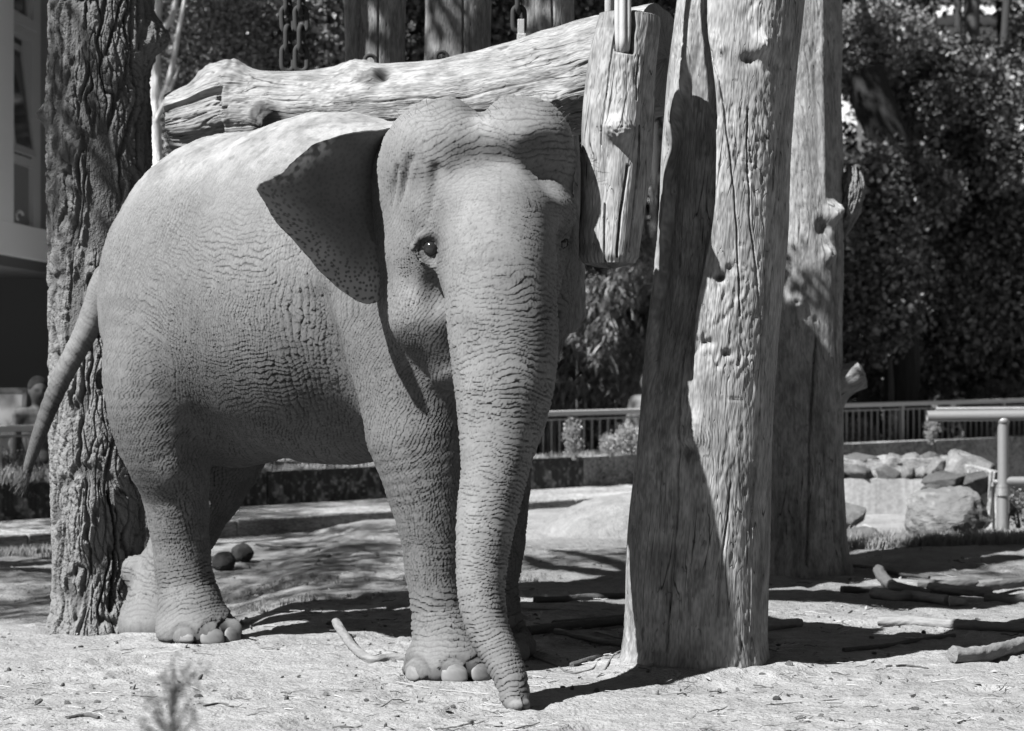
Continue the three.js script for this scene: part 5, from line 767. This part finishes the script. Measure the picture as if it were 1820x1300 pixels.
rockAt('rough end rock at the right of the rock pile', 10, 1745, 850, 19.8, 40, 40, 0.35, 0.34, 0, 0.1);
rockAt('half buried rock at the foot of the rear post', 11, 1512, 936, 18.6, 62, 44, 0.4, 0.26, 0, 0.1);
rockAt('low mossy rock in front of the half buried rock', 12, 1522, 968, 17.2, 84, 30, 0.4, 0.26, 0, 0.2);
rockAt('low dark stone left of the large boulder', 13, 1640, 962, 17.3, 56, 20, 0.25, 0.18, 0, 0.2);
rockAt('small stone at the left below the large boulder', 14, 1590, 966, 17.2, 48, 14, 0.2, 0.2, 0, 0.2);
{ // ledge of mortared stones over a smooth concrete face
  const d = 20.6, x0 = 2.3, x1 = 4.02, o = grp('stone_ledge', 'low ledge of pale mortared stones over a stained concrete face', 'stone wall', V((x0 + x1) / 2, 0, -d - 0.3));
  part('concrete_face', box(x1 - x0, 0.62, 0.7, (x0 + x1) / 2, -0.03, -d - 0.36), new THREE.MeshStandardMaterial({ color: grey(0.33), roughness: 0.9, map: T.stainC, bumpMap: T.concB, bumpScale: 0.002 }), o);
  const r = rng(50); let k = 0;
  for (let row = 0; row < 2; row++) for (let x = x0 + 0.05; x < x1 - 0.05;) { const w = 0.1 + r() * r() * 0.5, h = 0.08 + r() * 0.07, g = rockGeo(60 + k, w / 2 + 0.012, h / 2 + 0.015, 0.16, 14, r() < 0.35 ? 0.22 : 0.42, 14).translate(x + w / 2, 0.335 + row * 0.1 + r() * 0.02 - 0.015, -d - 0.12 - row * 0.14 - r() * 0.05); part('stone', g, M.rock, o); x += w; k++; }
  const mort = new THREE.BoxGeometry(x1 - x0 - 0.02, 0.17, 0.55, 60, 8, 16), p = mort.attributes.position; for (let i = 0; i < p.count; i++) { const f = 0.03 * noise(p.getX(i) * 9, p.getY(i) * 9, p.getZ(i) * 9); p.setXYZ(i, p.getX(i), p.getY(i) + f, p.getZ(i) + f); } mort.computeVertexNormals(); part('mortar', mort.translate((x0 + x1) / 2, 0.37, -d - 0.4), M.slab, o);
  const ew = grp('retaining_end_wall', 'thin concrete end plate beside the pipe post', 'wall', V(3.98, 0, -19.2)); part('plate', new RoundedBoxGeometry(0.07, 1.75, 2.4, 2, 0.01).translate(3.93, -0.42, -19.72), new THREE.MeshStandardMaterial({ color: grey(0.28), roughness: 0.9, map: T.concC }), ew); part('edge_strip', box(0.02, 1.4, 0.05, 3.985, -0.3, -18.47), M.dark, ew);
}
{ // galvanised pipe barrier
  const d = 18.2, q = F / d, o = grp('pipe_barrier', 'galvanised pipe barrier with an open-ended top rail at the right edge', 'barrier', pt(1783, 945, d));
  const pipe = (nm, a, b, r, mat = M.galv) => { const L = a.distanceTo(b), g = new THREE.CylinderGeometry(r, r, L, 32, 1, true), inn = new THREE.CylinderGeometry(r * 0.88, r * 0.88, L, 32, 1, true), e = [new THREE.RingGeometry(r * 0.88, r, 32).rotateX(-Math.PI / 2).translate(0, L / 2, 0), new THREE.RingGeometry(r * 0.88, r, 32).rotateX(Math.PI / 2).translate(0, -L / 2, 0)]; inn.scale(1, 1, 1); const m = mergeGeometries([g, inn, ...e]); m.applyQuaternion(new THREE.Quaternion().setFromUnitVectors(V(0, 1, 0), b.clone().sub(a).normalize())).translate((a.x + b.x) / 2, (a.y + b.y) / 2, (a.z + b.z) / 2); return part(nm, m, mat, o); };
  pipe('top_rail', pt(1648, 740, d), pt(2300, 734, d), 0.044); pipe('rear_rail', pt(1664, 728, d + 0.12), pt(2300, 724, d + 0.12), 0.018);
  pipe('post', pt(1783, 742, d + 0.01), V(pt(1783, 0, d + 0.01).x, -0.05, -d - 0.01), 0.042); pipe('collar', pt(1783, 867, d + 0.01), pt(1783, 881, d + 0.01), 0.058); pipe('collar', pt(1783, 862, d + 0.01), pt(1783, 866, d + 0.01), 0.052);
  pipe('side_rail', pt(1786, 856, d + 0.01), pt(2300, 852, d + 0.01), 0.037); pipe('side_rail', pt(1764, 857, d + 0.03), pt(1780, 857, d + 0.03), 0.02);
  pipe('stay', pt(1764, 865, d + 0.1), pt(1767, 945, d + 0.1), 0.012, M.iron); part('weld_joint', new THREE.SphereGeometry(0.05, 24, 16).scale(1, 0.8, 0.9).translate(...pt(1784, 748, d).toArray()), M.galv, o);
  part('foot_plate', new RoundedBoxGeometry(0.2, 0.02, 0.16, 2, 0.004).translate(pt(1783, 0, d).x, groundY(3.88, 18.2) + 0.012, -d), M.iron, o);
  pipe('post', pt(2290, 736, d), V(pt(2290, 0, d).x, -1, -d), 0.042);
}
// ------------------------------------------------------------------ sticks and branches on the ground
const onG = (px, py, r, lift = 0) => { const d = gd(py + r), x = (px - 910) / F * d; return V(x, groundY(x, d) + r * d / F * 0.8 + lift, -d); };
function stick(label, pts, rpx, tone = 0.3, o = {}) { // pts: [px, py, lift]
  const w = pts.map(([x, y, l]) => onG(x, y, rpx, l || 0)), d = -w[0].z, r = rpx * d / F, r1 = r * (o.taper ?? 0.85), sd = pts[0][0];
  return thing(o.name || 'branch', label, o.cat || 'branch', logGeo({ path: w, radii: w.map((_, i) => lerp(r, r1, i / (w.length - 1))), nu: r > 0.012 ? 22 : 10, nv: w.length * 14, disp: (th, s, q) => q * (0.2 * noise(th * 1.6, s * 7, sd) + 0.16 * noise(th * 4, s * 22, sd + 2) + 0.3 * Math.max(0, noise(th * 1.2, s * 5.3, sd + 6) - 0.25) + (o.node ? 0.14 * Math.exp(-((((s / o.node) % 1) - 0.5) ** 2) / 0.002) : 0)), color: (th, s) => 0.36 * tone * (1 + 0.25 * noise(th * 2, s * 9, sd) + 0.3 * noise(th * 5, s * 24, sd)), cap: [1, 1], front: 0, capBulge: r * 0.15, ref: V(0, 1, 0.2) }), M.stick);
}
stick('bent pale branch with its split end raised left of the front foot', [[720, 1170], [690, 1170], [664, 1172], [634, 1158, 0.01], [612, 1140, 0.03], [597, 1122, 0.05]], 7.5, 0.32, { taper: 1.15 });
stick('dark straight branch lying farthest behind, left of the split post', [[950, 1057], [1000, 1054], [1040, 1049], [1112, 1047]], 6, 0.11);
stick('pale thin cane beside the trunk behind the shadow', [[905, 1072], [970, 1074], [1032, 1076]], 2.2, 0.5, { name: 'cane', cat: 'cane' });
stick('thick dark branch from the far front foot to the split post', [[938, 1122], [1000, 1112], [1050, 1106], [1120, 1098]], 9, 0.12);
stick('second dark branch lying along the back of the thick one', [[985, 1108], [1060, 1098], [1122, 1088]], 7, 0.12);
stick('grey branch with a cut end crossing below the thick dark one', [[988, 1122], [1040, 1131], [1080, 1140], [1115, 1146]], 6.5, 0.2);
stick('slim pale branch behind the crossing grey one', [[1062, 1122], [1090, 1130], [1115, 1135]], 3, 0.28);
stick('short dark branch ending at the foot of the split post', [[1016, 1182], [1060, 1174], [1115, 1166]], 5, 0.12);
stick('thin curved twig in the shadow beside the trunk tip', [[946, 1166], [985, 1180], [1020, 1196], [1050, 1192], [1066, 1180]], 2, 0.16, { name: 'twig', cat: 'twig' });
stick('thin pale twig slanting to the foot of the split post', [[1074, 1196], [1090, 1184], [1104, 1174]], 1.8, 0.3, { name: 'twig', cat: 'twig' });
stick('short peeled log end right of the split post', [[1350, 1112], [1390, 1106], [1422, 1102]], 10, 0.42);
stick('dark short branch at the left end of the wood pile', [[1496, 1041], [1530, 1040], [1568, 1036]], 7, 0.1);
stick('dark upturned bent branch of the wood pile', [[1562, 1018, 0.06], [1572, 1030, 0.04], [1592, 1040, 0.02], [1622, 1044, 0.01], [1655, 1046]], 10, 0.15);
stick('long smooth branch at the front of the wood pile', [[1552, 1048], [1590, 1052], [1622, 1050], [1655, 1054], [1684, 1058]], 10.5, 0.3);
stick('short cut piece at the front end of the wood pile', [[1688, 1060], [1702, 1060], [1718, 1061]], 10, 0.34);
stick('cut branch with a pale round end on the wood pile', [[1652, 1042, 0.03], [1700, 1046, 0.03], [1762, 1050, 0.03]], 10, 0.34);
stick('rough dark branch at the back of the wood pile', [[1634, 1030, 0.02], [1680, 1033, 0.02], [1737, 1031, 0.02]], 8, 0.14);
stick('forked dark branch at the right of the wood pile', [[1742, 1042, 0.03], [1780, 1036, 0.03], [1850, 1028, 0.03]], 9, 0.16);
stick('lower dark branch running off at the right of the wood pile', [[1752, 1052], [1790, 1054], [1850, 1050]], 10, 0.2);
stick('thin dark branch behind the wood pile', [[1502, 994], [1555, 1000], [1600, 1012], [1652, 1017]], 3.5, 0.07, { name: 'twig', cat: 'twig' });
stick('small upright twig on the upturned branch', [[1568, 1020, 0.06], [1566, 1008, 0.1], [1573, 998, 0.16]], 2, 0.3, { name: 'twig', cat: 'twig' });
stick('long smooth pole lying across the lit ground at right', [[1562, 1098], [1620, 1101], [1700, 1107], [1760, 1111], [1860, 1115]], 9, 0.34, { node: 0.36, name: 'pole', cat: 'pole', taper: 1 });
stick('dark slim branch along the edge of the post shadow', [[1500, 1154], [1560, 1148], [1630, 1138], [1697, 1130]], 4.5, 0.14);
stick('thick broken branch end at the lower right edge', [[1694, 1166, 0.01], [1730, 1163], [1780, 1152], [1850, 1134]], 15, 0.3);
stick('short pale branch at the right edge above the thick broken one', [[1792, 1106], [1815, 1100], [1850, 1092]], 5, 0.42);
stick('pale bare stick lying before the stone ledge', [[1538, 926], [1570, 940], [1606, 956]], 4, 0.55, { name: 'stick', cat: 'stick' });
stick('thin dark cane on the soil behind the hind leg', [[455, 941], [505, 947], [562, 953]], 2, 0.08, { name: 'cane', cat: 'cane' });
stick('long pale straw in the right foreground', [[1362, 1250], [1440, 1246], [1533, 1239]], 1.6, 0.5, { name: 'straw', cat: 'straw' });
stick('pale straw in front of the front foot', [[705, 1214], [780, 1228], [880, 1236]], 1.3, 0.5, { name: 'straw', cat: 'straw' });
stick('dark crooked twig in the right foreground', [[1594, 1184], [1612, 1182], [1650, 1188]], 2.2, 0.08, { name: 'twig', cat: 'twig' });
stick('dark flat twig in the left foreground', [[120, 1276], [150, 1271], [175, 1276]], 4, 0.1, { name: 'twig', cat: 'twig' });
stick('thin twig below the hind foot in the foreground', [[362, 1256], [390, 1251], [414, 1256]], 2, 0.1, { name: 'twig', cat: 'twig' });
// dung balls
const ball = (label, px, py, rpx, seed) => { const d = gd(py + rpx * 0.9), r = rpx * d / F, g = new THREE.SphereGeometry(r, 40, 28), p = g.attributes.position, c = new Float32Array(p.count * 3), x0 = (px - 910) / F * d; for (let i = 0; i < p.count; i++) { const x = p.getX(i), y = p.getY(i), z = p.getZ(i), f = 1 + 0.22 * fbm(x * 18 + seed, y * 18, z * 18, 4) + 0.04 * noise(x * 90, y * 90, z * 90); p.setXYZ(i, x * f, y * f * 0.88, z * f); c.fill(0.018 * (1 + 0.6 * noise(x * 60, y * 60, z * 60)), i * 3, i * 3 + 3); } g.setAttribute('color', new THREE.BufferAttribute(c, 3)); g.computeVertexNormals(); g.translate(x0, groundY(x0, d) + r * 0.75, -d); thing('dung_ball', label, 'dung', g, M.rock); };
ball('left dark dung ball, crumbling, behind the hind leg', 398, 967, 21, 3); ball('right dark round dung ball behind the hind leg', 430, 957, 20, 8);
{ // loose litter and clods
  const r = rng(70), o = new THREE.Object3D(), mk = (nm, lab, geo, mat, n, fn) => { const m = new THREE.InstancedMesh(geo, mat, n); for (let i = 0; i < n; i++) { fn(o); o.updateMatrix(); m.setMatrixAt(i, o.matrix); m.setColorAt(i, grey(0.4 + r() * 1.1)); } m.name = nm; m.userData = { kind: 'stuff', label: lab, category: 'ground litter' }; m.castShadow = m.receiveShadow = true; scene.add(m); };
  const spot = () => { let x, d; do { d = 8.5 + Math.pow(r(), 1.4) * 9; x = (r() * 2 - 1) * d * 0.235; } while (noise(x * 1.2, d * 1.2, 8) < -0.15 + r() * 0.25 - 0.12); return [x, d]; };
  const clod = rockGeo(77, 1, 0.7, 1, 5, 0.5, 6); mk('soil_clods', 'small soil clods and pebbles scattered over the ground', clod, M.rock, 1200, (q) => { const [x, d] = spot(), s = 0.003 + 0.011 * Math.pow(r(), 4); q.position.set(x, groundY(x, d) + s * 0.4, -d); q.rotation.set(r() * 6, r() * 6, r() * 6); q.scale.set(s * (0.7 + r()), s * 0.8, s * (0.7 + r())); });
  const tw = branchGeo([V(-0.5, 0, 0), V(-0.1, 0.02, 0.05), V(0.2, -0.01, 0.02), V(0.5, 0.03, 0.07)], 0.016, 0.01, 1, 3, 6); mk('twig_litter', 'tiny dark twigs and bits of bark on the ground', tw, new THREE.MeshStandardMaterial({ color: grey(0.07), roughness: 0.9 }), 700, (q) => { const [x, d] = spot(), s = 0.03 + 0.1 * r() * r(); q.position.set(x, groundY(x, d) + 0.006, -d); q.rotation.set((r() - 0.5) * 0.3, (r() - 0.5) * 2.4, (r() - 0.5) * 0.3); q.scale.set(s, s * 2, s * 2); });
  mk('straw_litter', 'pale straw and dry stalks scattered on the ground', tw, new THREE.MeshStandardMaterial({ color: grey(0.26), roughness: 0.8 }), 600, (q) => { const [x, d] = spot(), s = 0.04 + 0.14 * r() * r(); q.position.set(x, groundY(x, d) + 0.006, -d); q.rotation.set((r() - 0.5) * 0.2, (r() - 0.5) * 2.6, (r() - 0.5) * 0.3); q.scale.set(s, s, s); });
  const lf = geoFrom([-0.5, 0, 0, 0, 0.12, 0.25, 0.5, 0.05, 0, 0, 0.1, -0.25, 0, 0.02, 0], [0, 1, 4, 1, 2, 4, 2, 3, 4, 3, 0, 4]); mk('leaf_litter', 'dry curled leaves scattered on the ground', lf, new THREE.MeshStandardMaterial({ color: grey(0.15), roughness: 0.7, side: THREE.DoubleSide }), 420, (q) => { const [x, d] = spot(), s = 0.02 + 0.05 * r() * r(); q.position.set(x, groundY(x, d) + 0.006, -d); q.rotation.set((r() - 0.5) * 0.9, r() * 6.3, (r() - 0.5) * 0.9); q.scale.setScalar(s); });
}
{ // weed in the near foreground, out of focus
  const d = 4.1, o = grp('foreground_weed', 'blurred branching weed close to the camera at the lower left', 'weed', V(pt(305, 0, d).x, 0, -d)), r = rng(81), st = [], bd = [], base = V(pt(305, 0, d).x, 0, -d), tip = pt(303, 1290, d);
  part('stem', branchGeo([base, pt(306, 1700, d), tip, pt(300, 1215, d)], 0.004, 0.0016, 0.14, 1, 6), M.stick, o);
  for (let i = 0; i < 26; i++) { const y0 = 1240 + r() * 120, a = pt(304, y0, d), ex = 304 + (r() - 0.5) * 170 * (1 - 0.3 * r()), ey = y0 - 40 - r() * 70, b = pt(ex, Math.max(1166, ey), d + (r() - 0.5) * 0.2), m = a.clone().lerp(b, 0.5).add(V(0, 0.01, 0)); st.push(new THREE.TubeGeometry(new THREE.CatmullRomCurve3([a, m, b]), 8, 0.0011, 5)); for (let k = 0; k < 6; k++) { const t = 0.35 + 0.65 * r(), c = a.clone().lerp(b, t).add(V((r() - 0.5) * 0.016, (r() - 0.3) * 0.012, (r() - 0.5) * 0.016)); bd.push(new THREE.SphereGeometry(0.0042, 7, 5).scale(0.55, 1.3, 0.55).rotateZ(r() * 3).translate(c.x, c.y, c.z)); } }
  part('twig', mergeGeometries(st), std(0.05, 0.7), o, 'stuff'); part('bud', mergeGeometries(bd), std(0.035, 0.7), o, 'stuff');
}
// ------------------------------------------------------------------ visitors behind the railing
function person(label, px, d, headTop, hgt, yaw, opt = {}) {
  const H = hgt, s = H / 1.7, X = pt(px, HZ, d).x, baseY = headTop - H, g0 = grp('person', label, 'person', V(X, baseY, -d)), v = (x, y, z) => V(x * s, y * s, z * s), lift = opt.arm || 0;
  const fs = [ell(v(0, 1.585, 0.01), 0.078 * s, 0.108 * s, 0.096 * s), ell(v(0, 1.54, 0.03), 0.062 * s, 0.075 * s, 0.075 * s), cone(v(0, 1.585, 0.09), v(0, 1.56, 0.118), 0.012 * s, 0.015 * s), cone(v(0, 1.38, -0.01), v(0, 1.5, 0.0), 0.06 * s, 0.052 * s), cone(v(-0.14, 1.36, 0), v(0.14, 1.36, 0), 0.075 * s, 0.075 * s), ell(v(0, 1.2, 0), 0.175 * s, 0.24 * s, 0.115 * s), ell(v(0, 0.95, 0), 0.165 * s, 0.16 * s, 0.12 * s)];
  for (const k of [-1, 1]) { const el = lift && k === lift ? v(k * 0.3, 1.2, 0.1) : v(k * 0.23, 1.1, 0.02), wr = lift && k === lift ? v(k * 0.2, 1.38, 0.24) : v(k * 0.22, 0.88, 0.1); fs.push(cone(v(k * 0.185, 1.36, 0), el, 0.052 * s, 0.042 * s), cone(el, wr, 0.04 * s, 0.027 * s), ell(wr.clone().add(v(0, lift === k ? 0.07 : -0.07, 0.01)), 0.03 * s, 0.08 * s, 0.022 * s)); const kn = v(k * 0.1, 0.48, 0.03); fs.push(cone(v(k * 0.09, 0.9, 0), kn, 0.09 * s, 0.058 * s), cone(kn, v(k * 0.1, 0.1, -0.01), 0.056 * s, 0.04 * s), cone(v(k * 0.1, 0.045, -0.03), v(k * 0.105, 0.03, 0.13), 0.042 * s, 0.03 * s), ell(v(k * 0.08, 1.575, 0), 0.012 * s, 0.028 * s, 0.02 * s)); }
  const f = (x, y, z) => { let q = fs[0](x, y, z); for (let i = 1; i < fs.length; i++) q = smin(q, fs[i](x, y, z), 0.025); return q; };
  const { pos, idx } = meshSDF(f, V(-0.42, -0.03, -0.25), V(0.42, H + 0.05, 0.4), 0.0115), col = [];
  for (let i = 0; i < pos.length; i += 3) { const x = pos[i] / s, y = pos[i + 1] / s, z = pos[i + 2] / s, hand = Math.abs(x) > 0.17 && y < (opt.sleeve || 1.1) && y > 0.7 || (lift && Math.abs(x) > 0.19 && z > 0.1); let c = y > 1.43 ? 0.12 : hand ? 0.12 : y > 0.95 ? opt.shirt ?? 0.12 : y > (opt.hem ?? 0.08) ? opt.trousers ?? 0.04 : y > 0.1 ? 0.2 : 0.03; if (y > 0.95 && y < 1.43 && !hand && opt.check) c *= 1 - 0.5 * ((Math.abs((x * 20) % 1) < 0.3 ? 0.5 : 0) + (Math.abs((y * 20) % 1) < 0.3 ? 0.5 : 0)); if (y > 1.43 && z > 0.05) { const e = Math.min(Math.hypot(x - 0.032, (y - 1.59) * 1.6), Math.hypot(x + 0.032, (y - 1.59) * 1.6)); c *= 1 - 0.8 * (1 - smoothstep(e, 0.016, 0.032)); c *= 1 - 0.45 * (1 - smoothstep(Math.hypot(x * 0.6, (y - 1.515) * 2.4), 0.01, 0.024)); } c *= 0.52; col.push(c, c, c); }
  const place = (g) => g.rotateY(yaw).translate(X, baseY, -d);
  part('body', place(geoFrom(pos, idx, col)), new THREE.MeshStandardMaterial({ vertexColors: true, roughness: 0.7 }), g0);
  const hf = (x, y, z) => smax(ell(v(0, 1.605, -0.012), 0.09 * s, 0.115 * s, 0.108 * s)(x, y, z), -Math.min(y - 1.56 * s - (z > 0.02 ? (z - 0.02) * 0.9 + 0.02 : z * 0.5), 1) * 1, 0.02), hm = meshSDF(hf, V(-0.16, 1.4 * s, -0.18), V(0.16, 1.76 * s, 0.16), 0.01); part('hair', place(geoFrom(hm.pos, hm.idx)), std(0.008, 0.9), g0);
}
person('visitor in a checked shirt with dark hair behind the railing near the elephant tail', 67, 20.4, 1.19, 1.66, 0.45, { check: true, shirt: 0.16, trousers: 0.015 });
person('visitor in dark shorts mostly hidden behind the bark tree', 118, 20.9, 1.2, 1.72, 0.2, { shirt: 0.02, trousers: 0.025, hem: 0.62 });
person('visitor with bare legs hidden behind the elephant belly', 566, 22.4, 1.15, 1.65, 0.6, { shirt: 0.1, trousers: 0.06, hem: 0.75 });
person('visitor leaning out at the left edge of the split post behind the railing', 1152, 26.0, 1.19, 1.68, -0.4, { shirt: 0.12, trousers: 0.03 });
{ // pale building seen through a gap in the leaves
  const d = 70, a = pt(1560, 20, d), b = pt(1900, 100, d), o = grp('pale_building', 'pale distant building glimpsed through the leaves at the top right', 'building', V((a.x + b.x) / 2, GB, -d - 4)), y1 = pt(0, 28, d).y;
  part('wall', box(b.x - a.x, y1 + 0.5, 8, (a.x + b.x) / 2, (y1 - 0.5) / 2, -d - 4), std(0.4, 0.9), o); part('roof', box(b.x - a.x + 0.6, 0.25, 8.6, (a.x + b.x) / 2, y1 + 0.13, -d - 4), std(0.6, 0.8), o);
  for (let i = 0; i < 6; i++) { const w = part('window', box(0.8, 1.0, 0.12, a.x + 0.6 + i * 0.95, pt(0, 75, d).y, -d + 0.02), std(0.04, 0.15), o); part('sill', box(0.9, 0.08, 0.2, a.x + 0.6 + i * 0.95, pt(0, 75, d).y - 0.56, -d + 0.05), std(0.6, 0.8), o); }
}
renderer.render(scene, camera);
